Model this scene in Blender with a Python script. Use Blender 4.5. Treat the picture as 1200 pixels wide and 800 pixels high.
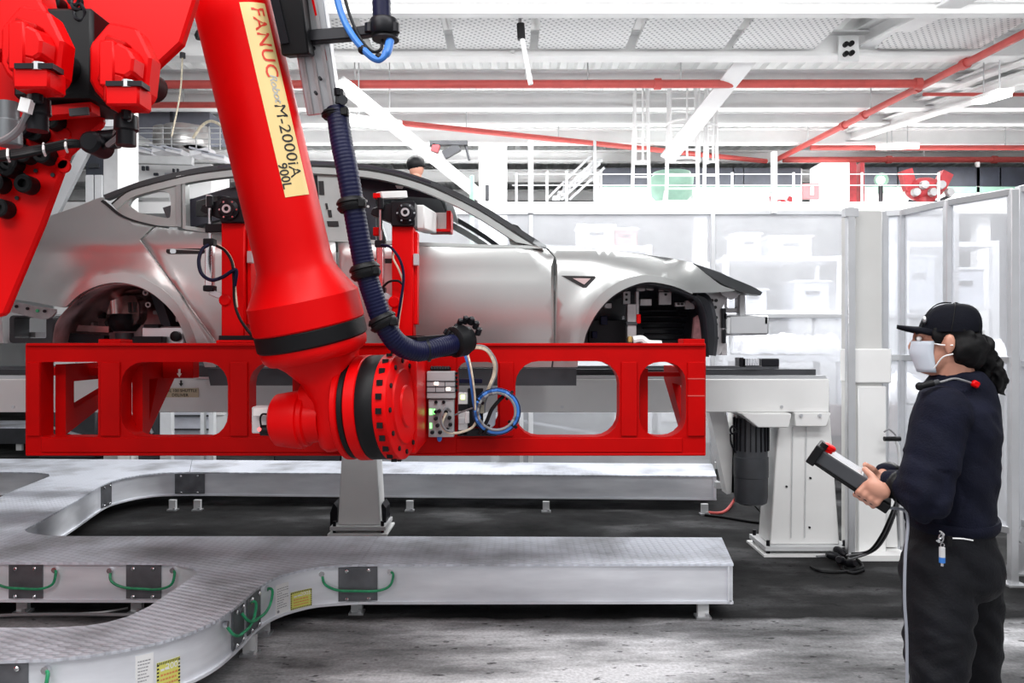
import bpy, bmesh, math, random
from mathutils import Vector, Matrix, noise
from mathutils.geometry import delaunay_2d_cdt
PI = math.pi
random.seed(7)
for _o in list(bpy.data.objects):
    bpy.data.objects.remove(_o)
SC = bpy.context.scene
COL = SC.collection
# ------------------------------------------------------------------ camera, world, lights, exposure
CAMZ, FPX = 1.57, 900.0
cd = bpy.data.cameras.new('camera'); cam = bpy.data.objects.new('camera', cd); COL.objects.link(cam)
cam.location = (0, 0, CAMZ); cam.rotation_euler = (PI / 2, 0, 0)
cd.sensor_width = 36; cd.lens = 27.0; cd.clip_start = 0.05; cd.clip_end = 200
SC.camera = cam
wd = bpy.data.worlds.new('hall_daylight'); SC.world = wd; wd.use_nodes = True
bg = wd.node_tree.nodes['Background']; bg.inputs[0].default_value = (0.97, 0.98, 1.0, 1); bg.inputs[1].default_value = 0.62

def area(name, loc, target, sx, sy, power, col=(1, 1, 1)):
    l = bpy.data.lights.new(name, 'AREA'); l.shape = 'RECTANGLE'; l.size = sx; l.size_y = sy
    l.energy = power; l.color = col
    o = bpy.data.objects.new(name, l); COL.objects.link(o); o.location = loc
    d = Vector(target) - Vector(loc); o.rotation_euler = d.to_track_quat('-Z', 'Y').to_euler()
    return o
area('added_light', (0.5, 0.9, 5.6), (0.5, 2.6, 0), 8, 1.0, 320)  # unseen overhead lamp, added to give the foreground shape
area('added_light', (1.0, 7.3, 5.65), (1.0, 7.6, 0), 11, 0.8, 270)  # lamp out of view, added to brighten the fence zone
area('added_light', (0.5, -2.0, 5.2), (0.6, 4.5, 1.3), 8, 1.2, 80)  # frontal fill, added behind the camera
area('added_light', (-2.4, -0.6, 4.3), (-1.9, 2.5, 2.2), 2.4, 0.6, 55)  # added at upper left to brighten the robot's lever plates
area('added_light', (1.5, 5.8, 4.7), (2, 13.5, 7.2), 14, 0.5, 170)  # upward lamp without a fixture, added to brighten the roof deck
area('added_light', (5.6, 7.4, 5.2), (3.4, 5.6, 1.2), 2.5, 0.8, 150)  # added behind the corner fence to whiten its sheets
area('added_light', (3.0, 10.3, 5.1), (3, 10.8, 0), 12, 0.6, 400)  # lamp without a fitting, added to lighten the things behind the fence
area('added_light', (2.0, 15.0, 5.1), (2, 15.5, 0), 16, 0.6, 430)  # lamp without a fitting, added to brighten the rear hall
SC.view_settings.view_transform = 'Standard'; SC.view_settings.look = 'None'
SC.view_settings.exposure = 0.15; SC.view_settings.gamma = 1.0
SC.view_settings.use_curve_mapping = False

# ------------------------------------------------------------------ helpers
def P(px, py, Y):
    "the point at depth Y that the photograph shows at (px, py)"
    return Vector(((px - 600) / FPX * Y, Y, CAMZ - (py - 400) / FPX * Y))
def G(px, py, Z):
    "the point at height Z (below the eye) that the photograph shows at (px, py)"
    Y = (CAMZ - Z) * FPX / (py - 400)
    return Vector(((px - 600) / FPX * Y, Y, Z))
ORI = {}
def org(o):
    return ORI.get(o.name, Vector((0, 0, 0))) if o is not None else Vector((0, 0, 0))

class MB:
    def __init__(s): s.v = []; s.f = []
    def add(s, vs, fs):
        k = len(s.v); s.v += [Vector(v) for v in vs]; s.f += [tuple(i + k for i in f) for f in fs]; return s
    def box(s, c, d, rot=None):
        c = Vector(c); h = Vector(d) / 2
        vs = [Vector((x * h.x, y * h.y, z * h.z)) for x in (-1, 1) for y in (-1, 1) for z in (-1, 1)]
        if rot is not None: vs = [rot @ v for v in vs]
        return s.add([c + v for v in vs], [(0, 1, 3, 2), (4, 6, 7, 5), (0, 4, 5, 1), (2, 3, 7, 6), (0, 2, 6, 4), (1, 5, 7, 3)])
    def bar(s, a, b, w, h, up=(0, 0, 1)):
        "a box from a to b, w wide and h high"
        a, b = Vector(a), Vector(b); d = (b - a); L = d.length; d.normalize()
        u = Vector(up)
        if abs(d.dot(u)) > 0.98: u = Vector((0, 1, 0))
        sx = d.cross(u).normalized(); uz = sx.cross(d).normalized()
        R = Matrix((sx, d, uz)).transposed()
        return s.box((a + b) / 2, (w, L, h), R)
    def lathe(s, a, d, prof, n=24, caps=True, ph=0.0):
        "profile of (distance along d, radius) about the axis a + t d"
        a = Vector(a); d = Vector(d).normalized()
        u = d.cross(Vector((0, 0, 1)));
        if u.length < 0.05: u = d.cross(Vector((0, 1, 0)))
        u.normalize(); w = d.cross(u)
        vs = []; fs = []
        for t, r in prof:
            for i in range(n):
                q = 2 * PI * i / n + ph
                vs.append(a + d * t + (u * math.cos(q) + w * math.sin(q)) * r)
        m = len(prof)
        for j in range(m - 1):
            for i in range(n):
                fs.append((j * n + i, j * n + (i + 1) % n, (j + 1) * n + (i + 1) % n, (j + 1) * n + i))
        if caps:
            fs.append(tuple(range(n))[::-1]); fs.append(tuple((m - 1) * n + i for i in range(n)))
        return s.add(vs, fs)
    def cyl(s, a, b, r, n=16, r2=None):
        a, b = Vector(a), Vector(b)
        return s.lathe(a, b - a, [(0, r), ((b - a).length, r if r2 is None else r2)], n)
    def tube(s, pts, r, n=8, smooth=0, closed=False, sq=1.0):
        pts = [Vector(p) for p in pts]
        if smooth: pts = spline(pts, smooth, closed)
        m = len(pts); rr = r if callable(r) else (lambda t: r)
        vs = []; fs = []; up = None
        for j, p in enumerate(pts):
            d = (pts[(j + 1) % m] - pts[j - 1]) if closed else (pts[min(j + 1, m - 1)] - pts[max(j - 1, 0)])
            if d.length < 1e-9: d = Vector((0, 0, 1))
            d.normalize()
            if up is None:
                up = Vector((0, 0, 1)) if abs(d.z) < 0.9 else Vector((0, 1, 0))
            sx = d.cross(up)
            if sx.length < 1e-4: sx = d.cross(Vector((1, 0, 0)))
            sx.normalize(); up = sx.cross(d).normalized()
            R = rr(j / max(1, m - 1))
            for i in range(n):
                q = 2 * PI * i / n
                vs.append(p + sx * math.cos(q) * R + up * math.sin(q) * R * sq)
        for j in range(m if closed else m - 1):
            k = (j + 1) % m
            for i in range(n):
                fs.append((j * n + i, j * n + (i + 1) % n, k * n + (i + 1) % n, k * n + i))
        if not closed:
            fs.append(tuple(range(n))[::-1]); fs.append(tuple((m - 1) * n + i for i in range(n)))
        return s.add(vs, fs)
    def prism(s, pts, ext):
        pts = [Vector(p) for p in pts]; ext = Vector(ext); n = len(pts)
        fs = [tuple(range(n)), tuple(range(2 * n - 1, n - 1, -1))] + [(i, n + i, n + (i + 1) % n, (i + 1) % n) for i in range(n)]
        return s.add(pts + [p + ext for p in pts], fs)
    def ell(s, c, r, n=16, m=10, rot=None):
        c = Vector(c); vs = []; fs = []
        for j in range(m + 1):
            t = PI * j / m
            for i in range(n):
                q = 2 * PI * i / n
                v = Vector((r[0] * math.sin(t) * math.cos(q), r[1] * math.sin(t) * math.sin(q), r[2] * math.cos(t)))
                vs.append(c + (rot @ v if rot is not None else v))
        for j in range(m):
            for i in range(n):
                fs.append((j * n + i, j * n + (i + 1) % n, (j + 1) * n + (i + 1) % n, (j + 1) * n + i))
        return s.add(vs, fs)
    def loft(s, rings, caps=True):
        n = len(rings[0]); vs = [p for r in rings for p in r]; fs = []
        for j in range(len(rings) - 1):
            for i in range(n):
                fs.append((j * n + i, j * n + (i + 1) % n, (j + 1) * n + (i + 1) % n, (j + 1) * n + i))
        if caps:
            fs.append(tuple(range(n))[::-1]); fs.append(tuple((len(rings) - 1) * n + i for i in range(n)))
        return s.add(vs, fs)
    def build(s, name, m, parent=None, smooth=35, bev=0.0, seg=1):
        o = org(parent)
        if parent is None:
            xs = [v.x for v in s.v]; ys = [v.y for v in s.v]; zs = [v.z for v in s.v]
            o = Vector(((min(xs) + max(xs)) / 2, (min(ys) + max(ys)) / 2, min(zs)))
        me = bpy.data.meshes.new(name); me.from_pydata([v - o for v in s.v], [], s.f)
        b = bmesh.new(); b.from_mesh(me)
        bmesh.ops.remove_doubles(b, verts=b.verts, dist=1e-5)
        bmesh.ops.recalc_face_normals(b, faces=b.faces); b.to_mesh(me); b.free()
        return link(name, me, m, parent, o, smooth, bev, seg)

def link(name, me, m, parent=None, o=None, smooth=35, bev=0.0, seg=1):
    if m is not None:
        me.materials.clear(); me.materials.append(m)
    if smooth:
        me.shade_smooth(); me.set_sharp_from_angle(angle=math.radians(smooth))
    ob = bpy.data.objects.new(name, me); COL.objects.link(ob)
    if parent is not None: ob.parent = parent
    elif o is not None: ob.location = o
    ORI[ob.name] = o.copy() if o is not None else Vector((0, 0, 0))
    if bev:
        md = ob.modifiers.new('bevel', 'BEVEL'); md.width = bev; md.segments = seg; md.limit_method = 'ANGLE'; md.angle_limit = 0.6
    return ob

def thing(name, label, cat, loc=(0, 0, 0), group=None):
    e = bpy.data.objects.new(name, None); COL.objects.link(e); e.location = loc; e.empty_display_size = 0.1
    ORI[e.name] = Vector(loc); e['label'] = label; e['category'] = cat
    if group: e['group'] = group
    return e
def tag(o, label, cat, group=None):
    o['label'] = label; o['category'] = cat
    if group: o['group'] = group
    return o
def structure(o): o['kind'] = 'structure'; return o
def stuff(o): o['kind'] = 'stuff'; return o
def copy_tree(o, delta, label=None):
    "a thing with copies of its parts and sub-parts, moved by delta"
    c = o.copy(); COL.objects.link(c); c.location = o.location + Vector(delta); ORI[c.name] = org(o) + Vector(delta)
    if label: c['label'] = label
    for ch in o.children:
        k = ch.copy(); COL.objects.link(k); k.parent = c
        for g in ch.children:
            h = g.copy(); COL.objects.link(h); h.parent = k
    return c
def piece(src, parent, loc, rot=None):
    "a copy of a part sharing its mesh, moved to loc relative to the parent"
    k = src.copy(); COL.objects.link(k); k.parent = parent; k.location = Vector(loc)
    if rot is not None: k.rotation_euler = rot
    return k

def spline(pts, sub=6, closed=False):
    pts = [Vector(p) for p in pts]; n = len(pts); out = []
    rng = range(n) if closed else range(n - 1)
    for i in rng:
        p1, p2 = pts[i], pts[(i + 1) % n]
        p0 = pts[i - 1] if (closed or i > 0) else p1 * 2 - p2
        p3 = pts[(i + 2) % n] if (closed or i + 2 < n) else p2 * 2 - p1
        for k in range(sub):
            t = k / sub
            out.append(0.5 * ((2 * p1) + (p2 - p0) * t + (2 * p0 - 5 * p1 + 4 * p2 - p3) * t * t + (3 * p1 - p0 - 3 * p2 + p3) * t ** 3))
    if not closed: out.append(pts[-1])
    return out
def curve2(pts, sub=5):
    return [(v.x, v.y) for v in spline([Vector((a, b, 0)) for a, b in pts], sub)]

def cdt(outer, holes=(), step=None):
    "fill a 2-D outline (with holes); step adds a grid of inner points. Returns (points, triangles)"
    pts = []; edges = []
    for loop in [outer] + list(holes):
        k = len(pts); n = len(loop); pts += [Vector(p) for p in loop]
        edges += [(k + i, k + (i + 1) % n) for i in range(n)]
    if step:
        x0, x1 = min(p[0] for p in outer), max(p[0] for p in outer); y0, y1 = min(p[1] for p in outer), max(p[1] for p in outer)
        j = 0; y = y0 + step * .5
        while y < y1:
            x = x0 + step * (.25 + .5 * (j % 2))
            while x < x1:
                pts.append(Vector((x, y))); x += step
            y += step * .87; j += 1
    v, e, f, _, _, _ = delaunay_2d_cdt([Vector((p[0], p[1])) for p in pts], edges, [], 0, 1e-6)
    def inside(c, loop):
        r = False; n = len(loop)
        for i in range(n):
            a, b = loop[i], loop[(i + 1) % n]
            if (a[1] > c[1]) != (b[1] > c[1]) and c[0] < (b[0] - a[0]) * (c[1] - a[1]) / (b[1] - a[1]) + a[0]: r = not r
        return r
    tri = []
    for t in f:
        c = sum((v[i] for i in t), Vector((0, 0))) / len(t)
        if inside(c, outer) and not any(inside(c, h) for h in holes): tri.append(tuple(t))
    return v, tri

def skin(name, outer, fn, th, m, parent, holes=(), step=None, thv=None, smooth=40, back=None):
    """A sheet with thickness: 2-D outline (holes, inner grid) mapped by fn(u, v) -> 3-D; th is pushed along thv
    or, when back is given, the back side is fn then back(p)."""
    v, tri = cdt(outer, holes, step)
    used = sorted({i for t in tri for i in t}); mp = {k: i for i, k in enumerate(used)}
    A = [fn(v[k].x, v[k].y) for k in used]; n = len(A)
    B = [back(p) for p in A] if back else [p + Vector(thv or (0, 1, 0)) * th for p in A]
    T = [tuple(mp[i] for i in t) for t in tri]
    cnt = {}
    for t in T:
        for i in range(3):
            e = (t[i], t[(i + 1) % 3]); cnt[e] = 1
    fs = list(T) + [tuple(n + i for i in reversed(t)) for t in T]
    for (a, b) in cnt:
        if (b, a) not in cnt: fs.append((a, n + a, n + b, b)[::-1])
    mb = MB(); mb.add(A + B, fs)
    return mb.build(name, m, parent, smooth)

def rrect(x0, y0, x1, y1, r, n=5):
    out = []
    for cx, cy, a in ((x1 - r, y1 - r, 0), (x0 + r, y1 - r, 90), (x0 + r, y0 + r, 180), (x1 - r, y0 + r, 270)):
        for k in range(n + 1):
            q = math.radians(a + 90 * k / n); out.append((cx + r * math.cos(q), cy + r * math.sin(q)))
    return out
def lettering(body, size, fn, name, m, parent, align='CENTER', spacing=1.0, shear=0.0, bold=0.012):
    "flat lettering as a mesh; fn maps the text plane (u right, v up) to 3-D"
    c = bpy.data.curves.new('text', 'FONT'); c.body = body; c.size = size; c.align_x = align; c.align_y = 'CENTER'
    c.space_character = spacing; c.offset = bold * size; c.shear = shear; c.resolution_u = 3
    t = bpy.data.objects.new('text', c); COL.objects.link(t)
    me = bpy.data.meshes.new_from_object(t)
    bpy.data.objects.remove(t)
    o = org(parent)
    b = bmesh.new(); b.from_mesh(me)
    bmesh.ops.remove_doubles(b, verts=b.verts, dist=1e-6)
    for vv in b.verts: vv.co = fn(vv.co.x, vv.co.y) - o
    b.to_mesh(me); b.free()
    return link(name, me, m, parent, o, 0)

# ------------------------------------------------------------------ materials (all procedural)
MATS = {}
def mat(name, col, rough=0.5, metal=0.0, var=0.12, ns=6.0, bump=0.0, bs=60.0, emit=0.0, coat=0.0, detail=4, spec=0.5, var2=None, rv=0.0, aniso=None):
    if name in MATS: return MATS[name]
    m = bpy.data.materials.new(name); m.use_nodes = True; nt = m.node_tree; b = nt.nodes['Principled BSDF']
    b.inputs['Roughness'].default_value = rough; b.inputs['Metallic'].default_value = metal
    b.inputs['Specular IOR Level'].default_value = spec
    if coat: b.inputs['Coat Weight'].default_value = coat; b.inputs['Coat Roughness'].default_value = 0.08
    tc = nt.nodes.new('ShaderNodeTexCoord')
    mp = nt.nodes.new('ShaderNodeMapping'); nt.links.new(tc.outputs['Object'], mp.inputs[0])
    if aniso: mp.inputs['Scale'].default_value = aniso
    nz = nt.nodes.new('ShaderNodeTexNoise'); nz.inputs['Scale'].default_value = ns; nz.inputs['Detail'].default_value = detail
    nt.links.new(mp.outputs[0], nz.inputs['Vector'])
    rp = nt.nodes.new('ShaderNodeValToRGB'); rp.color_ramp.elements[0].position = 0.3; rp.color_ramp.elements[1].position = 0.72
    c = Vector(col); lo = [max(0, x * (1 - var)) for x in c]; hi = list(var2) if var2 else [min(1, x * (1 + var)) for x in c]
    rp.color_ramp.elements[0].color = (*lo, 1); rp.color_ramp.elements[1].color = (*hi, 1)
    nt.links.new(nz.outputs['Fac'], rp.inputs[0]); nt.links.new(rp.outputs[0], b.inputs['Base Color'])
    if rv:
        mr = nt.nodes.new('ShaderNodeMapRange'); mr.inputs[3].default_value = rough - rv; mr.inputs[4].default_value = rough + rv
        nt.links.new(nz.outputs['Fac'], mr.inputs[0]); nt.links.new(mr.outputs[0], b.inputs['Roughness'])
    if bump:
        n2 = nt.nodes.new('ShaderNodeTexNoise'); n2.inputs['Scale'].default_value = bs; n2.inputs['Detail'].default_value = 3
        nt.links.new(mp.outputs[0], n2.inputs['Vector'])
        bp = nt.nodes.new('ShaderNodeBump'); bp.inputs['Strength'].default_value = bump; bp.inputs['Distance'].default_value = 0.01
        nt.links.new(n2.outputs['Fac'], bp.inputs['Height']); nt.links.new(bp.outputs[0], b.inputs['Normal'])
    if emit:
        b.inputs['Emission Color'].default_value = (*col, 1); b.inputs['Emission Strength'].default_value = emit
    MATS[name] = m; return m

RED = mat('robot_red', (0.66, 0.001, 0.002), 0.38, var=0.05, ns=3, spec=0.13)
FRED = mat('frame_red', (0.44, 0.0008, 0.001), 0.45, var=0.10, ns=4, spec=0.10, bump=0.05, bs=30)
PIPE = mat('pipe_red', (0.55, 0.085, 0.075), 0.45, var=0.1)
BLACK = mat('black_plastic', (0.005, 0.005, 0.006), 0.48, var=0.25, spec=0.22)
BLKM = mat('black_steel', (0.009, 0.009, 0.012), 0.4, metal=0.3, spec=0.3, var=0.25)
DKG = mat('dark_grey', (0.035, 0.037, 0.043), 0.5, var=0.25)
MOTG = mat('motor_grey', (0.045, 0.048, 0.055), 0.45, var=0.2)
WHT = mat('white_paint', (0.84, 0.84, 0.83), 0.45, var=0.04, ns=3)
WST = mat('white_steel', (0.90, 0.90, 0.90), 0.5, var=0.05, ns=2)
PALE = mat('pale_grey_paint', (0.60, 0.61, 0.62), 0.5, var=0.08)
ALU = mat('aluminium', (0.70, 0.71, 0.73), 0.32, metal=0.85, var=0.08, ns=5, rv=0.08)
ALUP = mat('aluminium_profile', (0.62, 0.63, 0.65), 0.35, metal=0.7, var=0.05)
CHR = mat('bright_steel', (0.8, 0.8, 0.82), 0.18, metal=1.0, var=0.05)
SEAM = mat('seam_black', (0.01, 0.01, 0.011), 0.6)
HOSE = mat('navy_hose', (0.004, 0.005, 0.030), 0.45, var=0.2, spec=0.2)
BLUE = mat('blue_cable', (0.03, 0.17, 0.55), 0.45, var=0.15)
GREEN = mat('green_wire', (0.02, 0.30, 0.13), 0.5, var=0.3, ns=30)
CREAM = mat('cream_cable', (0.62, 0.55, 0.42), 0.5, var=0.25, ns=40)
GREYC = mat('grey_cable', (0.22, 0.22, 0.23), 0.5)
# ------------------------------------------------------------------ the setting: floor, ceiling, walls
def floor_mat():
    m = bpy.data.materials.new('concrete_floor'); m.use_nodes = True; nt = m.node_tree; N = nt.nodes; L = nt.links
    b = N['Principled BSDF']; b.inputs['Specular IOR Level'].default_value = 0.12; tc = N.new('ShaderNodeTexCoord')
    def nz(scale, det, sc=(1, 1, 1), rough=0.55):
        mp = N.new('ShaderNodeMapping'); mp.inputs['Scale'].default_value = sc; L.new(tc.outputs['Object'], mp.inputs[0])
        n = N.new('ShaderNodeTexNoise'); n.inputs['Scale'].default_value = scale; n.inputs['Detail'].default_value = det
        n.inputs['Roughness'].default_value = rough; L.new(mp.outputs[0], n.inputs['Vector']); return n.outputs['Fac']
    def ramp(src, stops):
        r = N.new('ShaderNodeValToRGB'); e = r.color_ramp.elements
        while len(e) < len(stops): e.new(0.5)
        for i, (p, c) in enumerate(stops): e[i].position = p; e[i].color = (c, c, c * 1.01, 1) if not isinstance(c, tuple) else (*c, 1)
        L.new(src, r.inputs[0]); return r.outputs[0]
    def mix(f, a, c, mode='MIX'):
        x = N.new('ShaderNodeMix'); x.data_type = 'RGBA'; x.blend_type = mode
        if isinstance(f, float): x.inputs[0].default_value = f
        else: L.new(f, x.inputs[0])
        L.new(a, x.inputs[6]); L.new(c, x.inputs[7]); return x.outputs[2]
    worn = ramp(nz(1.3, 8, (0.55, 1.6, 1), 0.62), [(0.36, 0.085), (0.5, 0.29), (0.62, 0.70)])
    coat = ramp(nz(1.6, 7, (0.6, 1.2, 1)), [(0.34, 0.008), (0.54, 0.024), (0.70, 0.11)])
    # the coated strip ends at a straight but scuffed line across the hall
    sx = N.new('ShaderNodeSeparateXYZ'); L.new(tc.outputs['Object'], sx.inputs[0])
    ad = N.new('ShaderNodeMath'); ad.operation = 'MULTIPLY_ADD'; L.new(nz(5, 4), ad.inputs[0]); ad.inputs[1].default_value = 0.10; L.new(sx.outputs['Y'], ad.inputs[2])
    mr = N.new('ShaderNodeMapRange'); mr.inputs[1].default_value = 4.34 - 13; mr.inputs[2].default_value = 4.42 - 13; L.new(ad.outputs[0], mr.inputs[0])
    base = mix(mr.outputs[0], worn, coat)
    specks = ramp(nz(22, 3, (0.6, 1.3, 1)), [(0.30, 0.25), (0.36, 1.0)])
    fine = ramp(nz(60, 6), [(0.3, 0.72), (0.7, 1.1)])
    base = mix(1.0, base, specks, 'MULTIPLY'); base = mix(1.0, base, fine, 'MULTIPLY')
    L.new(base, b.inputs['Base Color'])
    L.new(ramp(nz(3, 5), [(0.3, 0.62), (0.7, 0.9)]), b.inputs['Roughness'])
    bp = N.new('ShaderNodeBump'); bp.inputs['Strength'].default_value = 0.25; bp.inputs['Distance'].default_value = 0.004
    L.new(nz(40, 6), bp.inputs['Height']); L.new(bp.outputs[0], b.inputs['Normal'])
    return m
fl = structure(MB().box((0, 13, -0.05), (36, 42, 0.1)).build('floor', floor_mat(), None, 0))

DECK = mat('white_deck', (0.80, 0.81, 0.81), 0.5, var=0.05, ns=2)
# corrugated roof deck, ribs running away from the camera
mb = MB(); n = 0
x = -17.0; prof = []
while x < 17.0:
    prof += [(x, 6.10), (x + 0.10, 6.10), (x + 0.14, 6.03), (x + 0.24, 6.03)]; x += 0.28
vs = [(a, -8, b) for a, b in prof] + [(a, 30, b) for a, b in prof]; k = len(prof)
mb.add(vs, [(i, i + 1, k + i + 1, k + i) for i in range(k - 1)])
ceil = structure(mb.build('ceiling', DECK, None, 0))

def ibeam(mb, a, b, w, h, t=0.03):
    a, b = Vector(a), Vector(b); up = Vector((0, 0, 1))
    mb.bar(a + up * (h / 2 - t / 2), b + up * (h / 2 - t / 2), w, t)
    mb.bar(a - up * (h / 2 - t / 2), b - up * (h / 2 - t / 2), w, t)
    mb.bar(a, b, t * 0.8, h - 2 * t)
# cross beams of the roof (each a part of the ceiling)
for (Y, zb, h, w) in ((9.15, 5.45, 0.16, 0.14), (10.75, 5.52, 0.36, 0.26), (12.15, 5.62, 0.22, 0.2), (13.2, 5.55, 0.3, 0.22), (14.3, 5.60, 0.22, 0.2),
                      (15.4, 5.52, 0.3, 0.22), (17.2, 5.58, 0.25, 0.2), (19.0, 5.5, 0.3, 0.22), (21.5, 5.5, 0.3, 0.22), (24, 5.5, .3, .22), (6.5, 5.6, 0.3, 0.22), (3.0, 5.75, 0.3, .22)):
    mb = MB(); ibeam(mb, (-16.5, Y, zb + h / 2), (16.5, Y, zb + h / 2), w, h); mb.build('cross_beam', WST, ceil)
# beams running away from the camera, at the right bolted under a cross beam, and slanting wind braces
for a, b, w, h in ((P(1150, -25, 8.6), P(992, 58, 11.2), 0.3, 0.28), (P(20, 10, 9.0), P(215, 120, 15), 0.22, 0.2), (P(1300, 60, 10), P(960, 172, 16.5), 0.22, 0.2),
                   (P(1330, 20, 9), P(1010, 140, 15), 0.16, 0.12)):
    mb = MB(); ibeam(mb, a, b, w, h); mb.build('purlin', WST, ceil)
for a, b, w in ((P(880, 64, 11.0), P(782, 186, 13.0), 0.26), (P(398, 96, 10.4), P(566, 232, 13), 0.19), (P(905, 18, 10.6), P(884, 46, 10.7), 0.07), (P(795, 18, 10.6), P(783, 48, 10.7), .07),
                (P(430, 20, 10.6), P(470, 46, 10.7), .07), (P(610, 18, 10.6), P(600, 62, 10.7), .06)):
    MB().bar(a, b, w, 0.06, (0, 1, 0.3)).build('brace', WST, ceil)
# pale ceiling cassettes (perforated trays) hung between the beams
def perf_mat():
    m = bpy.data.materials.new('perforated_tray'); m.use_nodes = True; nt = m.node_tree; b = nt.nodes['Principled BSDF']
    tc = nt.nodes.new('ShaderNodeTexCoord'); mp = nt.nodes.new('ShaderNodeMapping'); mp.inputs['Scale'].default_value = (14, 14, 14); mp.inputs['Rotation'].default_value = (0, 0, 0.6)
    nt.links.new(tc.outputs['Object'], mp.inputs[0])
    v = nt.nodes.new('ShaderNodeTexVoronoi'); v.inputs['Randomness'].default_value = 0.0; v.inputs['Scale'].default_value = 1.0
    nt.links.new(mp.outputs[0], v.inputs['Vector'])
    r = nt.nodes.new('ShaderNodeValToRGB'); r.color_ramp.elements[0].position = 0.22; r.color_ramp.elements[1].position = 0.28
    r.color_ramp.elements[0].color = (0.30, 0.31, 0.32, 1); r.color_ramp.elements[1].color = (0.8, 0.8, 0.8, 1)
    nt.links.new(v.outputs['Distance'], r.inputs[0]); nt.links.new(r.outputs[0], b.inputs['Base Color']); b.inputs['Roughness'].default_value = 0.5
    return m
PERF = perf_mat()
for px0, px1 in ((372, 420), (428, 520), (530, 622), (632, 740), (752, 862), (872, 975), (1050, 1180)):
    Y = 10.0; z = 5.62
    x0, x1 = (px0 - 600) / 900 * Y, (px1 - 600) / 900 * Y
    MB().box(((x0 + x1) / 2, 9.95, z), (x1 - x0, 1.25, 0.05)).build('ceiling_panel', PERF, ceil, bev=0.006)
# bolts at the end of the bolted purlin
_a, _b = P(982, 42, 10.6), P(1006, 72, 10.6)
MB().box(((_a.x + _b.x) / 2, 10.6, (_a.z + _b.z) / 2), (_b.x - _a.x, .04, _a.z - _b.z)).build('end_plate', DECK, ceil, bev=.004)
for px, py in ((990, 53), (996.5, 52), (990, 64), (997, 63)):
    p = P(px, py, 10.58); MB().cyl(p, p + Vector((0, -0.06, 0)), 0.035, 8).build('bolt', BLACK, ceil)

WALLM = mat('hall_wall_white', (0.80, 0.81, 0.82), 0.7, var=0.05, ns=0.6)
def wall(name, c, d): return structure(MB().box(c, d).build(name, WALLM, None, 0))
wb = wall('wall_back', (0, 27, 3.05), (34, 0.2, 6.1)); wall('wall_left', (-16, 12, 3.05), (0.2, 34, 6.1)); wall('wall_right', (16, 12, 3.05), (0.2, 34, 6.1))
# mezzanine slab carrying the machines behind the fence
mz = structure(MB().box((3.5, 14.6, 3.66), (24, 5.2, 0.18)).build('trim_1', WST, None, 0))
for x in (-6, -1.5, 3.0, 7.5, 12): MB().box((x, 12.3, 1.785), (0.2, 0.2, 3.57)).build('column', WST, mz)
# ------------------------------------------------------------------ the aluminium floor duct (raised walkway track)
def tread_mat():
    m = bpy.data.materials.new('tread_plate'); m.use_nodes = True; nt = m.node_tree; N = nt.nodes; L = nt.links
    b = N['Principled BSDF']; b.inputs['Metallic'].default_value = 0.15
    tc = N.new('ShaderNodeTexCoord')
    def bars(rot, off):
        mp = N.new('ShaderNodeMapping'); mp.inputs['Rotation'].default_value = (0, 0, rot); mp.inputs['Location'].default_value = (off, off * .5, 0)
        mp.inputs['Scale'].default_value = (16, 34, 1); L.new(tc.outputs['Object'], mp.inputs[0])
        v = N.new('ShaderNodeTexVoronoi'); v.inputs['Randomness'].default_value = 0.0; v.inputs['Scale'].default_value = 1; v.voronoi_dimensions = '2D'
        L.new(mp.outputs[0], v.inputs['Vector'])
        r = N.new('ShaderNodeMapRange'); r.inputs[1].default_value = 0.38; r.inputs[2].default_value = 0.2; r.inputs[3].default_value = 0; r.inputs[4].default_value = 1
        L.new(v.outputs['Distance'], r.inputs[0]); return r.outputs[0]
    mx = N.new('ShaderNodeMath'); mx.operation = 'MAXIMUM'; L.new(bars(0.78, 0), mx.inputs[0]); L.new(bars(-0.78, 0.03), mx.inputs[1])
    bp = N.new('ShaderNodeBump'); bp.inputs['Strength'].default_value = 0.8; bp.inputs['Distance'].default_value = 0.006
    L.new(mx.outputs[0], bp.inputs['Height']); L.new(bp.outputs[0], b.inputs['Normal'])
    n = N.new('ShaderNodeTexNoise'); n.inputs['Scale'].default_value = 2.2; n.inputs['Detail'].default_value = 7; L.new(tc.outputs['Object'], n.inputs['Vector'])
    r = N.new('ShaderNodeValToRGB'); e = r.color_ramp.elements; e[0].position = 0.31; e[0].color = (0.36, 0.37, 0.40, 1); e[1].position = 0.56; e[1].color = (0.84, 0.88, 0.97, 1)
    L.new(n.outputs['Fac'], r.inputs[0])
    m2 = N.new('ShaderNodeMix'); m2.data_type = 'RGBA'; m2.blend_type = 'MULTIPLY'
    r2 = N.new('ShaderNodeValToRGB'); r2.color_ramp.elements[0].color = (0.84, 0.84, 0.85, 1); r2.color_ramp.elements[1].color = (1, 1, 1, 1); L.new(mx.outputs[0], r2.inputs[0])
    m2.inputs[0].default_value = 1; L.new(r.outputs[0], m2.inputs[6]); L.new(r2.outputs[0], m2.inputs[7]); L.new(m2.outputs[2], b.inputs['Base Color'])
    q = N.new('ShaderNodeMapRange'); q.inputs[3].default_value = 0.52; q.inputs[4].default_value = 0.26; L.new(n.outputs['Fac'], q.inputs[0]); L.new(q.outputs[0], b.inputs['Roughness'])
    return m
TREAD = tread_mat()
PANEL = mat('duct_panel', (0.80, 0.82, 0.88), 0.36, metal=0.28, var=0.16, ns=3, rv=0.1, aniso=(0.6, 0.6, 3))
JOINT = mat('joint_plate', (0.16, 0.165, 0.18), 0.45, metal=0.6, var=0.25, ns=8)
ZT = 0.32
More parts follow.
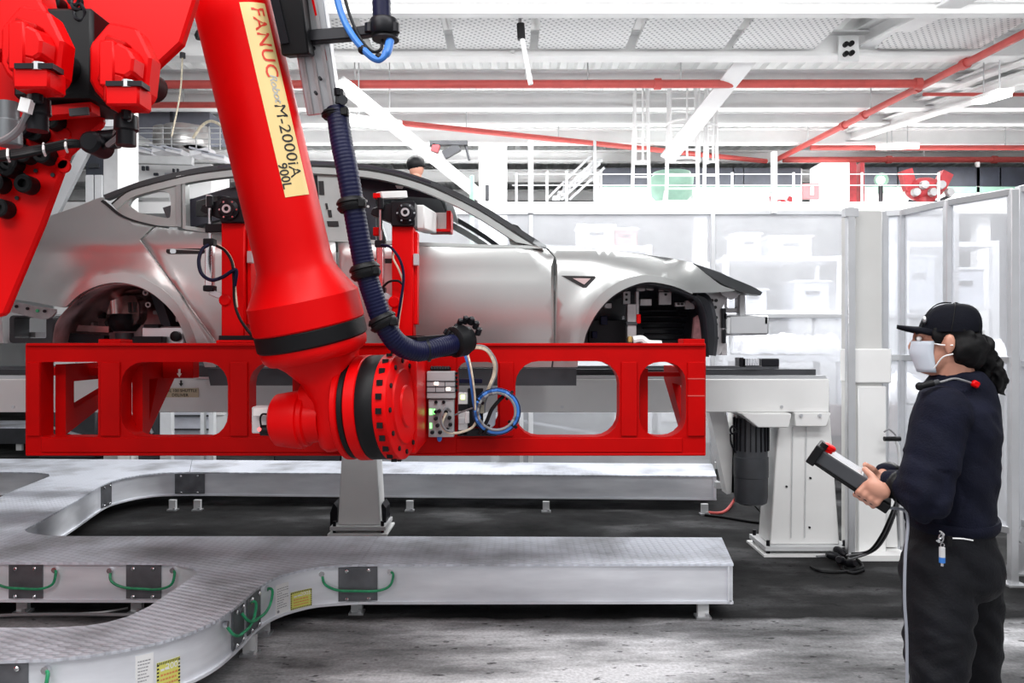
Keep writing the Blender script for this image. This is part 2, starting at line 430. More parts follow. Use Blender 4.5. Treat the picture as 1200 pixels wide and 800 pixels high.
duct = thing('cable_duct', 'raised aluminium tread plate floor duct branching in curves across the concrete', 'cable duct', G(600, 660, ZT) * Vector((1, 1, 0)) if False else Vector((0, 4.6, 0)))
def g2(pts): return [G(a, b, ZT) for a, b in pts]
SECT = [
 [(860, 660.5), (846, 629.5), (443, 628), (420, 661)],
 [(443, 628), (420, 661), (400, 662), (372, 664), (350, 668), (330, 673.5), (315, 680), (300, 690), (288, 701), (208, 688), (222, 678), (231, 671), (231, 668), (222, 663), (205, 659.5), (160, 659.2), (212, 628)],
 [(288, 701), (275, 712), (255, 726), (225, 740), (190, 751), (150, 760), (100, 768), (60, 772), (0, 774), (-150, 775), (-150, 735), (0, 735), (60, 735), (100, 733), (125, 729), (150, 722), (175, 710), (200, 693), (208, 688)],
 [(212, 628), (160, 659.2), (30, 659), (-150, 658.5), (-150, 629), (-95, 623), (-60, 611), (-20, 592), (0, 582), (20, 573), (40, 565.2), (118, 569), (90, 586), (48, 610), (36, 616), (29, 620), (31, 623), (40, 625.5), (60, 627.5), (90, 628)],
 [(40, 565.2), (58, 558), (57, 555), (40, 553.2), (0, 552.6), (-150, 552), (-150, 536.4), (225, 538.5), (222, 553), (190, 553.6), (165, 556), (145, 559.7), (130, 563.5), (118, 569)],
 [(225, 538.5), (835, 543.5), (840, 557.5), (222, 553)],
]
for px in SECT:
    w = g2(px); c = sum(w, Vector()) / len(w)
    o2 = [((p.x - c.x) * 0.9985 + c.x, (p.y - c.y) * 0.9985 + c.y) for p in w]
    v, tri = cdt(o2)
    skin('tread_plate', o2, lambda x, y: Vector((x, y, ZT)), 0.012, TREAD, duct, thv=(0, 0, -1), smooth=0)

def strip(pts, z0, z1, off, th, name, m, parent, lip=True):
    "an upright sheet following a plan polyline; off moves it to the right of the walking direction"
    out = []; n = len(pts)
    for i, p in enumerate(pts):
        d = pts[min(n - 1, i + 1)] - pts[max(0, i - 1)]; d.z = 0; d.normalize()
        nn = Vector((d.y, -d.x, 0)); out.append((p + nn * off, p + nn * (off + th)))
    mb = MB(); rings = []
    prof = [(1, z0), (1, z1), (0, z1), (0, z0)]
    for a, b_ in out:
        rings.append([Vector(((b_ if s else a).x, (b_ if s else a).y, z)) for s, z in prof])
    mb.loft(rings)
    if lip:     # rolled lower edge
        rings = []
        for a, b_ in out:
            q = a - (b_ - a) * 1.2
            rings.append([Vector((b_.x, b_.y, z0 + .014)), Vector((q.x, q.y, z0 + .014)), Vector((q.x, q.y, z0)), Vector((b_.x, b_.y, z0))])
        mb.loft(rings)
    return mb.build(name, m, parent, 40)
def cs(px, sub=4): return spline(g2(px), sub)
A_ = [(860, 660.5), (640, 660.8), (420, 661)]
B_ = [(420, 661), (400, 662), (372, 664), (350, 668), (330, 673.5), (315, 680), (300, 690), (288, 701)]
C_ = [(288, 701), (275, 712), (255, 726), (225, 740), (190, 751), (150, 760), (100, 768), (60, 772), (0, 774), (-150, 775)]
D_ = [(231, 671), (231, 668), (222, 663), (205, 659.5), (160, 659.2), (30, 659), (-150, 658.5)]
CI = [(-150, 735), (0, 735), (60, 735), (100, 733), (125, 729), (150, 722), (175, 710), (200, 693), (222, 678), (231, 671)]
F_ = [(840, 557.5), (640, 556), (430, 554.5), (222, 553)]
E_ = [(222, 553), (190, 553.6), (165, 556), (145, 559.7), (130, 563.5), (118, 569)]
DR = [(118, 569), (90, 586), (48, 610)]
DT = [(48, 610), (36, 616), (29, 620), (31, 623), (40, 625.5), (60, 627.5), (90, 628)]
NB = [(90, 628), (212, 628), (443, 628), (846, 629.5)]
EL = [(58, 558), (57, 555), (40, 553.2), (0, 552.6), (-150, 552)]
DL = [(-150, 629), (-95, 623), (-60, 611), (-20, 592), (0, 582), (20, 573), (40, 565.2), (58, 558)]
for pl, sub in ((A_, 2), (B_, 5), (C_, 5), (D_, 4), (CI, 4), (F_, 2), (E_, 5), (DR, 2), (DT, 4), (NB, 2), (EL, 4), (DL, 3)):
    strip(cs(pl, sub), 0.092, 0.308, 0.022, 0.012, 'side_panel', PANEL, duct)
strip([G(846, 629.5, ZT), G(860, 660.5, ZT)], 0.092, 0.308, 0.022, 0.012, 'side_panel', PANEL, duct)
strip([G(835, 543.5, ZT), G(840, 557.5, ZT)], 0.092, 0.308, 0.022, 0.012, 'side_panel', PANEL, duct)
# dark joint plates with four screws and a green bonding wire each
def joint(pts, wire=True, hang=0.06, th=0.006):
    sub = pts
    jp = strip(sub, 0.112, 0.302, 0.0155, th, 'joint_plate', JOINT, duct, lip=False)
    n = len(sub); d = (sub[-1] - sub[0]); d.z = 0; L = d.length; d.normalize(); nn = -Vector((d.y, -d.x, 0))
    for t in (0.22, 0.78):
        for z in (0.125, 0.283):
            p = sub[0] + d * (L * t) + nn * (-0.012); p.z = z
            MB().lathe(p, nn, [(0, .011), (.006, .011), (.010, .006)], 8).build('screw', CHR, jp)
    if wire:
        a = sub[0] - d * 0.07; b_ = sub[-1] + d * 0.07
        pts = [a + nn * -.018, a + nn * .01 - d * .02, a + nn * .01, sub[0] + nn * .012, (sub[0] + sub[-1]) / 2 + nn * .014, sub[-1] + nn * .012, b_ + nn * .01, b_ + nn * -.018 + d * .02]
        zs = [.275, .26, .20, .175, .178, .185, .22, .272]
        for p, z in zip(pts, zs): p.z = z
        MB().tube(pts, 0.0075, 6, 5).build('bonding_wire', GREEN, jp)
        for q, z in ((pts[0], .275), (pts[-1], .272)):
            MB().lathe(Vector((q.x, q.y, z)) - nn * .006, nn, [(0, .016), (.02, .016)], 8).build('terminal', CHR, jp)
joint([G(442, 661, ZT), G(396, 662.2, ZT)])
joint([G(187, 659.3, ZT), G(146, 659.2, ZT)])
joint([G(48, 659, ZT), G(8, 659, ZT)])
joint([G(309, 684, ZT), G(294, 696, ZT)])
joint([G(290, 699, ZT), G(277, 711, ZT)])
joint([G(30, 773.2, ZT), G(-25, 774.2, ZT)])
joint([G(239, 553.2, ZT), G(204, 553.3, ZT)], False)
joint([G(133, 563, ZT), G(121, 567.5, ZT)], False)
# legs with feet under the panels
def leg(px, py, dx=0.0):
    p = G(px, py, 0); q = Vector((p.x, p.y + 0.012, 0))
    l = MB().box((q.x, q.y, 0.055), (0.062, 0.035, 0.085)).build('leg', PALE, duct)
    MB().box((q.x, q.y, 0.006), (0.085, 0.075, 0.012)).box((q.x + .02, q.y - .025, .018), (.02, .02, .024)).build('foot', ALU, l)
for px, py in ((824, 724), (418, 719), (292, 768), (308, 744), (26, 718), (160, 718), (202, 598), (231, 598), (480, 599), (640, 600), (826, 603), (20, 860), (150, 846)): leg(px, py)
# notices stuck on the curved panel: white sheet and yellow hatched warning label
PAPER = mat('notice_paper', (0.80, 0.80, 0.80), 0.6, var=0.03); YEL = mat('warning_yellow', (0.72, 0.70, 0.16), 0.5, var=0.05); INK = mat('ink_black', (0.02, 0.02, 0.02), 0.6)
ORNG = mat('ink_orange', (0.75, 0.30, 0.10), 0.6); INKG = mat('ink_grey', (0.25, 0.25, 0.27), 0.6); WINK = mat('ink_white', (0.85, 0.85, 0.8), 0.6)
def notice(pa, pb, z0, z1, yellow):
    a, b_ = G(*pa, ZT), G(*pb, ZT); a.z = b_.z = 0; d = b_ - a; L = d.length; d.normalize(); nn = Vector((d.y, -d.x, 0))
    if nn.y > 0: nn = -nn
    cv = cs(C_ if pa[0] < 290 else B_, 9); ia = min(range(len(cv)), key=lambda i: (cv[i] - G(*pa, ZT)).length); ib = min(range(len(cv)), key=lambda i: (cv[i] - G(*pb, ZT)).length)
    pl = cv[ib:ia + 1][::-1] if ib < ia else cv[ia:ib + 1]
    S = [0.0]
    for p, q in zip(pl, pl[1:]): S.append(S[-1] + (q - p).length)
    L = S[-1]
    def f(u, v, k=0.0):
        u = min(max(u, 0), L - 1e-6); i = max(j for j in range(len(S)) if S[j] <= u + 1e-9); i = min(i, len(pl) - 2)
        p = pl[i].lerp(pl[i + 1], (u - S[i]) / max(1e-9, S[i + 1] - S[i])); t = pl[i + 1] - pl[i]; m_ = Vector((t.y, -t.x, 0)).normalized()
        if m_.y > 0: m_ = -m_
        q = p + m_ * (-0.0195 + k); q.z = z0 + v; return q
    H = z1 - z0
    mb = MB(); vs = []
    for i in range(9): vs += [f(L * i / 8, 0), f(L * i / 8, H), f(L * i / 8, H, -.002), f(L * i / 8, 0, -.002)]
    fs = [(0, 1, 2, 3), (35, 34, 33, 32)] + [(4 * i + j, 4 * i + 4 + j, 4 * i + 4 + (j + 1) % 4, 4 * i + (j + 1) % 4) for i in range(8) for j in range(4)]; mb.add(vs, fs)
    nt_ = mb.build('warning_label' if yellow else 'notice_sheet', YEL if yellow else PAPER, duct, 0)
    nt_['label'] = 'yellow label with a black hatched border' if yellow else 'white printed sheet'
    mb = MB()
    def quad(mb, u0, v0, u1, v1, sk=0): mb.add([f(u0, v0, .001), f(u1, v0, .001), f(u1 + sk, v1, .001), f(u0 + sk, v1, .001)], [(0, 1, 2, 3)])
    if yellow:
        n = 13; w = L / n / 2; t = H * .09
        for i in range(n):
            quad(mb, i * L / n, H - t, i * L / n + w, H, w * .5); quad(mb, i * L / n, 0, i * L / n + w, t, w * .5)
        for i in range(8):
            quad(mb, 0, i * H / 8, t * .8, i * H / 8 + H / 16); quad(mb, L - t * .8, i * H / 8, L, i * H / 8 + H / 16)
        mb.build('border', INK, nt_, 0)
        mb = MB()
        for r in range(3):
            u = L * .15
            while u < L * .82:
                w = random.uniform(.05, .12) * L; quad(mb, u, H * (.18 + .16 * r), u + w, H * (.25 + .16 * r)); u += w + L * .03
        mb.build('print', ORNG, nt_, 0)
        lettering('2005', H * .30, lambda x, y: f(L * .72 + x, H * .78 + y, .001), 'lettering', WINK, nt_)
        mb = MB(); quad(mb, L * .15, H * .68, L * .30, H * .76); quad(mb, L * .33, H * .70, L * .5, H * .78); mb.build('print', WINK, nt_, 0)
    else:
        for r in range(9):
            u = L * .12; e = L * random.uniform(.5, .92)
            while u < e:
                w = random.uniform(.06, .16) * L; quad(mb, u, H * (.2 + .08 * r), u + w, H * (.225 + .08 * r)); u += w + L * .03
        mb.build('print', INKG, nt_, 0)
        mb = MB(); mb.lathe(f(L * .2, H * .1), nn, [(0, H * .05), (.0015, H * .05)], 12); mb.build('stamp', INKG, nt_, 0)
notice((158, 758.7), (181, 753.5), .105, .275, False); notice((184, 752.5), (215, 743.2), .105, .225, True)
notice((326, 675), (341, 670.4), .105, .265, False); notice((343, 669.8), (366, 665), .105, .20, True)

# ------------------------------------------------------------------ the white shuttle rail with its posts and motor
RY0, RY1 = 5.6, 6.35
rail = thing('shuttle_rail', 'long white steel shuttle rail on tapered posts under the car body', 'rail', (0, 5.9, 0))
xl = -6.5; xr = (972 - 600) / 900 * RY0
zt, zb_ = P(0, 444, RY0).z, P(0, 483, RY0).z
MB().box(((xl + xr) / 2, RY0 + .14, (zt + zb_) / 2), (xr - xl, .28, zt - zb_)).build('beam', WHT, rail, bev=.006)
MB().box(((xl + xr - .05) / 2, RY1 + .1, (zt + zb_) / 2), (xr - xl - .05, .2, zt - zb_)).build('beam', WHT, rail, bev=.006)
for y in (RY0 + .06, RY1 + .1):
    MB().box(((xl + xr) / 2 - .01, y, zt + .012), (xr - xl - .02, .09, .024)).build('guide_rail', ALUP, rail)
    MB().box(((xl + xr) / 2 - .012, y + .06, zt + .034), (xr - xl - .1, .05, .068)).build('guide_strip', DKG, rail)
for k in range(9):   # bolt heads along the beam
    x = xr - .35 - k * .8
    MB().cyl((x, RY0 - .008, zb_ + .04), (x, RY0 + .01, zb_ + .04), .012, 8).build('bolt', ALU, rail)
def post(cx, cy, wt, wb_, d, z1, plate=True):
    mb = MB()
    q = lambda w, z, s=1.0: [Vector((cx - w / 2, cy - d * s / 2, z)), Vector((cx + w / 2, cy - d * s / 2, z)), Vector((cx + w / 2, cy + d * s / 2, z)), Vector((cx - w / 2, cy + d * s / 2, z))]
    mb.loft([q(wb_, .07), q(wt, z1)])
    p = mb.build('post', WHT, rail, 20, bev=.008)
    MB().box((cx, cy, .055), (wb_ + .1, d + .12, .03)).build('base_plate', PALE, p)
    MB().box((cx, cy, .008), (wb_ + .13, d + .16, .016)).build('floor_plate', WHT, p)
    for sx in (-1, 1):
        for sy in (-1, 1):
            MB().cyl((cx + sx * (wb_ / 2 + .02), cy + sy * (d / 2 + .03), .016), (cx + sx * (wb_ / 2 + .02), cy + sy * (d / 2 + .03), .11), .014, 8).build('anchor_bolt', BLKM, p)
    return p
p1 = post(P(940, 500, 5.72).x, 5.80, .37, .52, .26, zb_)
for px in (931, 947): # seams of the post cladding and its flat cap
    a = P(px - 2, 500, 5.655); b_ = P(px - 4, 630, 5.655)
    MB().bar(a, b_, .006, .006).build('seam', PALE, p1)
for px, py in ((950, 560), (949, 618), (922, 570)):
    p = P(px, py, 5.66); MB().cyl(p, p + Vector((0, .02, 0)), .008, 8).build('screw', BLKM, p1)
x0, x1 = P(930, 0, 5.6).x, P(972, 0, 5.6).x
MB().prism([(x0, 5.57, zb_), (x1, 5.57, zb_), (x1 - .03, 5.57, zb_ - .1), (x0 + .0, 5.57, zb_ - .1)], (0, .3, 0)).build('bracket', WHT, rail, bev=.006)
x0, x1 = P(864, 0, 5.6).x, P(922, 0, 5.6).x
MB().prism([(x0, 5.5, zb_), (x1, 5.5, zb_), (x1 - .02, 5.5, zb_ - .1), (x0 + .12, 5.5, zb_ - .1)], (0, .4, 0)).build('bracket', WHT, rail, bev=.006)
for px in (872, 884, 938, 960):
    p = P(px, 486.5, 5.57); MB().cyl(p, p + Vector((0, -.02, 0)), .012, 8).build('bolt', ALU, rail)
MB().bar(P(917, 488, 5.95), P(904, 625, 5.95), .14, .1, (0, 1, 0)).build('side_post', PALE, rail)
MB().box(P(910, 608, 5.8) + Vector((0, 0, 0)), (.05, .2, .32)).build('foot_bracket', BLKM, rail)
# rear post seen under the gripper frame
p2 = post(P(421, 600, 6.28).x, 6.40, .24, .35, .25, zb_)
for px in (391, 448):
    p = P(px, 612, 6.36); MB().prism([p + Vector((-.03, 0, -.1)), p + Vector((.03, 0, -.1)), p + Vector((.03, 0, .12)), p + Vector((.0, 0, .16)), p + Vector((-.03, 0, .08))], (0, .2, 0)).build('foot_bracket', BLKM, rail)
post(-5.6, 6.40, .24, .35, .25, zb_)
# drive motor hanging under the rail
mx, my = P(880, 0, 5.72).x, 5.72
mt = MB().lathe((mx, my, P(0, 590, my).z), (0, 0, 1), [(0, .09), (.015, .115), (.06, .122), (.20, .122), (.205, .126), (.35, .126), (.355, .12), (.60, .12), (.66, .105), (.68, .07)], 28).build('motor', MOTG, rail)
mb = MB()
for k in range(20):
    q = 2 * PI * k / 20; mb.box((mx + .124 * math.cos(q), my + .124 * math.sin(q), P(0, 508, my).z), (.014, .008, .24), Matrix.Rotation(q, 3, 'Z'))
MBf = mb.build('cooling_fin', BLKM, mt); stuff(MBf)
MB().tube([P(864, 505, 5.6), P(858, 508, 5.58), P(856, 503, 5.58), P(859, 499, 5.58), P(864, 503, 5.6)], .008, 6, 4).build('lifting_eye', BLKM, mt)
MB().tube([P(856, 508, 5.6), P(857, 520, 5.6), P(862, 530, 5.62)], .007, 6, 3).build('motor_lead', BLKM, mt)
MB().bar(P(838, 480, 5.9), P(858, 575, 5.9), .12, .14, (0, 1, 0)).bar(P(860, 480, 5.9), P(858, 575, 5.9), .05, .14, (0, 1, 0)).build('motor_bracket', WHT, rail)
for py in (545, 568): MB().bar(P(838, py, 6.2), P(870, py, 6.2), .06, .05).build('cross_tube', PALE, rail)
# sign on the rail
sg = MB().box(P(211, 460, 5.595), (.27, .008, .066)).build('sign', mat('sign_cream', (0.62, 0.53, 0.36), .5, var=.04), rail, 0)
sc = P(211, 460, 5.588)
lettering('MDL 100 SHUTTLE', .030, lambda x, y: sc + Vector((x, 0, y + .014)), 'lettering', INK, sg, spacing=1.0)
lettering('DELIVER', .030, lambda x, y: sc + Vector((x, 0, y - .018)), 'lettering', INK, sg, spacing=1.1)
for py, d in ((449, -1), (437, 1)):
    p = P(212, py, 5.59)
    MB().prism([p + Vector((-.006, 0, .022)), p + Vector((.006, 0, .022)), p + Vector((.006, 0, 0)), p + Vector((.016, 0, 0)), p + Vector((0, 0, -.022)), p + Vector((-.016, 0, 0)), p + Vector((-.006, 0, 0))], (0, .004, 0)).build('arrow_mark', INK, rail, 0)
# comb block on the rail's right end
cb = thing('slider_block', 'black slider blocks lying on the rail beside the comb of silver teeth', 'slider', P(890, 430, 5.75))
MB().box(P(866.5, 424, 5.75), (.035, .12, .07)).build('block', BLKM, cb, 0, bev=.006); MB().box(P(900, 424.5, 5.75), (.13, .12, .06)).build('block', BLKM, cb, 0, bev=.006)
cm = MB()
cmb = thing('cable_comb', 'small comb of silver teeth on top of the white rail end', 'comb', P(881, 430, 5.75))
for k in range(6): MB().box(P(873 + k * 2.9, 424, 5.68), (.009, .05, .05)).build('tooth', CHR, cmb, 0)
MB().box(P(880, 429, 5.70), (.10, .08, .014)).build('base', DKG, cmb, 0)
# ------------------------------------------------------------------ clear safety fences
def clear_mat():
    m = bpy.data.materials.new('hazed_sheet'); m.use_nodes = True; nt = m.node_tree; N = nt.nodes; L = nt.links  # glare and haze on the clear panels, mixed in as translucent white
    out = N['Material Output']; b = N['Principled BSDF']; b.inputs['Base Color'].default_value = (0.90, 0.91, 0.93, 1); b.inputs['Roughness'].default_value = 0.25
    tl = N.new('ShaderNodeBsdfTranslucent'); tl.inputs[0].default_value = (0.95, 0.96, 0.98, 1); m0 = N.new('ShaderNodeMixShader'); m0.inputs[0].default_value = .5; L.new(b.outputs[0], m0.inputs[1]); L.new(tl.outputs[0], m0.inputs[2])
    t = N.new('ShaderNodeBsdfTransparent'); t.inputs[0].default_value = (0.97, 0.98, 1, 1)
    mx = N.new('ShaderNodeMixShader')
    tc = N.new('ShaderNodeTexCoord'); n = N.new('ShaderNodeTexNoise'); n.inputs['Scale'].default_value = 1.4; n.inputs['Detail'].default_value = 3; L.new(tc.outputs['Object'], n.inputs['Vector'])
    r = N.new('ShaderNodeMapRange'); r.inputs[3].default_value = 0.20; r.inputs[4].default_value = 0.44; L.new(n.outputs['Fac'], r.inputs[0])
    L.new(r.outputs[0], mx.inputs[0]); L.new(t.outputs[0], mx.inputs[1]); L.new(m0.outputs[0], mx.inputs[2]); L.new(mx.outputs[0], out.inputs[0])
    return m
CLEAR = clear_mat()
def fence(name, label, pts, z0, z1, rails, w=.045, cat='fence'):
    "posts at the plan points, rails and a clear sheet in every bay"
    t = thing(name, label, cat, (pts[0][0], pts[0][1], 0))
    for x, y in pts: 
        p = MB().box((x, y, z1 / 2), (w, w, z1)).build('post', ALUP, t, 0, bev=.004)
        MB().box((x, y, .006), (.12, .12, .012)).build('foot_plate', ALUP, p, 0)
    for (x0, y0), (x1, y1) in zip(pts, pts[1:]):
        a, b_ = Vector((x0, y0, 0)), Vector((x1, y1, 0))
        for z in rails: MB().bar(a + Vector((0, 0, z)), b_ + Vector((0, 0, z)), w * .9, w * .9).build('rail', ALUP, t, 0, bev=.003)
        for za, zb in zip(rails, rails[1:]):
            MB().bar(a + Vector((0, 0, (za + zb) / 2)), b_ + Vector((0, 0, (za + zb) / 2)), .006, zb - za - w * .9).build('clear_sheet', CLEAR, t, 0)
    return t
YB = 8.6
fx = lambda px: (px - 600) / 900 * YB
zB = P(0, 247, YB).z
f1 = fence('safety_fence', 'long clear panel safety fence standing behind the car body', [(fx(430), YB), (fx(622), YB), (fx(835), YB), (fx(993), YB), (fx(1120), YB)], 0, zB, [.18, P(0, 370, YB).z, zB - .02], .05)
for px in (622, 907):
    MB().bar(P(px, 250, YB - .05), P(px, 178 if px > 700 else 165, YB - .05), .06, .05).build('tall_post', PALE, f1)
fence('corner_fence', 'clear panel fence running from the white column behind the capped worker', [(P(1036, 0, 5.8).x, 5.8), (P(1057, 0, 5.77).x, 5.77), (P(1111, 0, 5.35).x, 5.35), (P(1187, 0, 4.96).x, 4.96)], 0, 2.55, [.35, 1.45, 2.535], .05)
fg = fence('gate_fence', 'near clear fence bay with a braced foot at the edge of the picture', [(P(1196, 0, 5.2).x, 5.2), (P(1330, 0, 4.6).x, 4.6)], 0, 2.62, [.35, 1.42, 2.6], .05)
gx = P(1196, 0, 5.2).x
MB().prism([(gx - .09, 5.16, 0), (gx - .02, 5.16, 0), (gx - .02, 5.16, .32), (gx - .05, 5.16, .22)], (0, .06, 0)).build('gusset', ALUP, fg)
MB().bar(P(1160, 600, 5.1), P(1198, 634, 5.1), .03, .03).build('brace', ALUP, fg)
# white square column with collar, cap and flared skirt
cx = P(1015, 0, 5.62).x; cy = 5.72
colm = thing('steel_column', 'square white steel column with a collar standing left of the capped worker', 'column', (cx, cy, 0))
MB().box((cx + .01, cy, 1.27), (.215, .2, 2.52)).build('shaft', mat('column_grey', (.60, .60, .585), .5, var=.05, ns=3), colm, bev=.006)
MB().box((cx + .035, cy - .01, P(0, 428, cy).z), (.275, .24, .25)).build('collar', WHT, colm, bev=.008)
MB().box((cx + .035, cy - .01, P(0, 420, cy).z / 2 - .1), (.205, .225, P(0, 420, cy).z - .2)).build('cladding', WHT, colm, bev=.006)
MB().prism([(cx + .12, cy - .05, .05), (cx + .26, cy - .05, .05), (cx + .235, cy - .05, .55), (cx + .13, cy - .05, .75)], (0, .12, 0)).build('skirt', WHT, colm, bev=.004)
MB().box((cx + .05, cy - .03, .02), (.42, .4, .04)).build('base_plate', WHT, colm)
MB().box((P(997, 0, 5.55).x, 5.56, 1.27), (.055, .055, 2.54)).build('post', ALUP, colm, bev=.004)
MB().box((P(997, 0, 5.55).x, 5.56, 2.50), (.10, .06, .06)).build('clip', ALUP, colm)
# handle bar on the fence right of the column
hb = thing('handle_stand', 'thin stand with a black bar grip between column and worker', 'stand', P(1052, 640, 5.6))
MB().tube([P(1050, 517, 5.5), P(1054, 535, 5.5), P(1057, 640, 5.5)], .012, 8, 3).build('leg', PALE, hb)
MB().cyl(P(1036, 514, 5.5), P(1055, 514, 5.5), .017, 10).build('grip', BLACK, hb)
MB().tube([P(1036, 506, 5.5), P(1042, 503, 5.5), P(1050, 510, 5.5)], .006, 6, 3).build('hook', GREYC, hb)
# ------------------------------------------------------------------ the red gripper frame
FY = 3.60
def fq(px, py, Y=FY): return P(px, py, Y)
grip = thing('gripper_frame', 'long red ladder frame gripper with oval cutouts held by the robot wrist', 'gripper', P(430, 533, FY))
outer = [(30, 403.5), (827, 403.5), (827, 533), (30, 533)]
holes = [rrect(48, 424, 115, 512, 2, 2), rrect(142, 424, 267, 512, 26), rrect(292, 424, 394, 512, 26),
         rrect(536, 424, 583, 498, 12), rrect(604, 423, 726, 512, 27), rrect(749, 424, 804, 512, 24)]
skin('front_plate', outer, lambda u, v: P(u, v, FY), 0.10, FRED, grip, holes, thv=(0, 1, 0), smooth=25)
# welded raised faces and edge flanges
def fbox(x0, y0, x1, y1, Y, d, name, m=FRED, parent=grip, bev=.003):
    a, b_ = P(x0, y0, Y), P(x1, y1, Y)
    return MB().box(((a.x + b_.x) / 2, Y + d / 2, (a.z + b_.z) / 2), (abs(b_.x - a.x), d, abs(a.z - b_.z)), None).build(name, m, parent, 0, bev=bev)
fbox(30, 402, 827, 405.5, FY - .012, .22, 'top_flange'); fbox(30, 531, 827, 534, FY - .008, .2, 'bottom_flange')
for x0, x1 in ((30, 47), (116, 141), (268, 291), (584, 603), (727, 748), (805, 827)):
    fbox(x0 + 1, 424, x1 - 1, 511, FY - .010, .02, 'web_plate')
fbox(480, 407, 535, 531, FY - .012, .02, 'web_plate'); fbox(48, 512.5, 420, 530, FY - .007, .012, 'web_plate'); fbox(484, 513, 800, 530, FY - .007, .012, 'web_plate')
for x0, x1, y0 in ((801, 826, 397), (115, 141, 398), (256, 302, 400), (455, 497, 400)):
    fbox(x0, y0, x1, 404, FY + .02, .12, 'pad')
# seams on the right end post
for y in (443, 463): fbox(806, y, 826, y + 1.2, FY - .0115, .004, 'weld_seam', PIPE, bev=0)
# back frame and the triangular brackets reaching back under the car
def bracket(x, w, y1, zf, zt_, zl):
    mb = MB()
    o = [(FY + .1, zf), (FY + .1, zt_), (y1, zt_), (y1, zt_ - .07)]
    h = [(FY + .17, zf + .12), (FY + .17, zt_ - .085), (y1 - .22, zt_ - .085)]
    v, tri = cdt([Vector(p) for p in o], [h]); n = len(v)
    return skin('bracket', o, lambda a, b_: Vector((x, a, b_)), w, FRED, grip, [h], thv=(1, 0, 0), smooth=20)
bracket(-2.20, .05, 4.5, 1.12, 1.46, 0); bracket(-1.83, .05, 4.08, 1.06, 1.47, 0); bracket(.615, .04, 4.3, 1.06, 1.44, 0); bracket(.83, .04, 4.2, 1.06, 1.44, 0)
fbox(55, 430, 115, 440, FY + .3, .10, 'cross_member'); fbox(190, 423, 226, 443, FY + .3, .08, 'cross_member'); fbox(748, 436, 800, 441, FY + .14, .06, 'cross_member')
mb = MB(); p = P(210, 437, FY + .29)
mb.prism([p + Vector((-.005, 0, .02)), p + Vector((.005, 0, .02)), p + Vector((.005, 0, -.002)), p + Vector((.012, 0, -.002)), p + Vector((0, 0, -.02)), p + Vector((-.012, 0, -.002)), p + Vector((-.005, 0, -.002))], (0, .004, 0))
mb.build('arrow_mark', WINK, grip, 0)
# uprights with clamps
CY = 3.86
def upright(x0, x1, ytop, blk, rod, px_cyl, mir):
    a, b_ = P(x0, 0, CY).x, P(x1, 0, CY).x
    u = MB().box(((a + b_) / 2, CY, (P(0, ytop, CY).z + P(0, 403, CY).z) / 2), (b_ - a, .11, P(0, ytop, CY).z - P(0, 403, CY).z)).build('upright', RED, grip, bev=.006)
    # base flange with screws, rib down the side
    fbox(x0 - 8, 393, x1 + 12, 399, CY - .10, .2, 'foot_plate', BLKM, u)
    fbox(x0 - 11, 398.5, x1 + 15, 404, CY - .14, .24, 'foot_plate', RED, u)
    fbox(x1 - 1.5, ytop + 6, x1 + 3, 380, CY - .03, .08, 'rib', RED, u)
    fbox(x1 - 2, ytop + 32, x1 + 4.5, ytop + 46, CY - .065, .03, 'sensor', ALUP, u)
    # black clamp block with a hub
    k = fbox(blk[0], blk[1], blk[2], blk[3], CY - .08, .16, 'clamp_block', BLKM, grip, bev=.006)
    c = P((blk[0] + blk[2]) / 2 + (4 if mir else -4), (blk[1] + blk[3]) / 2, CY - .08)
    MB().lathe(c, (0, -1, 0), [(0, .05), (.012, .05), (.02, .034), (.03, .034)], 20).build('hub', BLKM, k)
    MB().lathe(c + Vector((0, -.028, 0)), (0, -1, 0), [(0, .021), (.012, .021), (.012, .012), (.004, .012)], 16, caps=False).build('hub_ring', ALUP, k)
    for q in range(6):
        d = Vector((math.cos(q * 1.05), 0, math.sin(q * 1.05))) * .042
        MB().cyl(c + d + Vector((0, -.01, 0)), c + d + Vector((0, -.018, 0)), .005, 6).build('screw', CHR, k)
    # wedge of the clamp lever beside the block
    sx = -1 if mir else -1
    lv = MB().prism([P(blk[0] + 1, blk[1] + 2, CY), P(blk[0] - 22, blk[1] + 9, CY), P(blk[0] - 24, blk[1] + 16, CY), P(blk[0] + 1, blk[3] - 4, CY)], (0, .08, 0)).build('clamp_lever', BLKM, grip, bev=.004)
    # pneumatic cylinder: rod, barrel, end caps
    cx_ = P(px_cyl, 0, CY - .02).x; y = CY - .02
    z = lambda py: P(0, py, y).z
    cyl = MB().box((cx_, y, (z(rod + 43) + z(rod + 92)) / 2), (.040, .04, z(rod + 43) - z(rod + 92))).build('cylinder_barrel', CHR, grip, bev=.006, seg=2)
    MB().cyl((cx_, y, z(rod + 44)), (cx_, y, z(rod)), .009, 10).build('piston_rod', CHR, cyl)
    MB().box((cx_, y, z(rod + 40)), (.052, .052, .035)).build('end_cap', BLKM, cyl, bev=.004)
    MB().box((cx_, y, z(rod + 94)), (.052, .052, .03)).build('end_cap', BLKM, cyl, bev=.004)
    MB().cyl((cx_, y, z(rod - 1)), (cx_, y, z(rod - 14)), .017, 10).build('rod_end', BLKM, cyl)
    MB().bar((cx_, y, z(rod + 98)), P(x0 + 2, rod + 106, CY), .03, .03).build('pivot', ALUP, cyl, bev=.003)
    MB().lathe(P(x0 + 2, rod + 108, CY - .03), (0, -1, 0), [(0, .03), (.03, .03), (.035, .024)], 14).build('pivot_cap', RED, cyl)
    return u
u1 = upright(264, 291, 262, (258, 231, 287, 261), 232 + 12, 246, False)
u2 = upright(461, 486, 265, (458, 235, 486, 265), 246, 446, True)
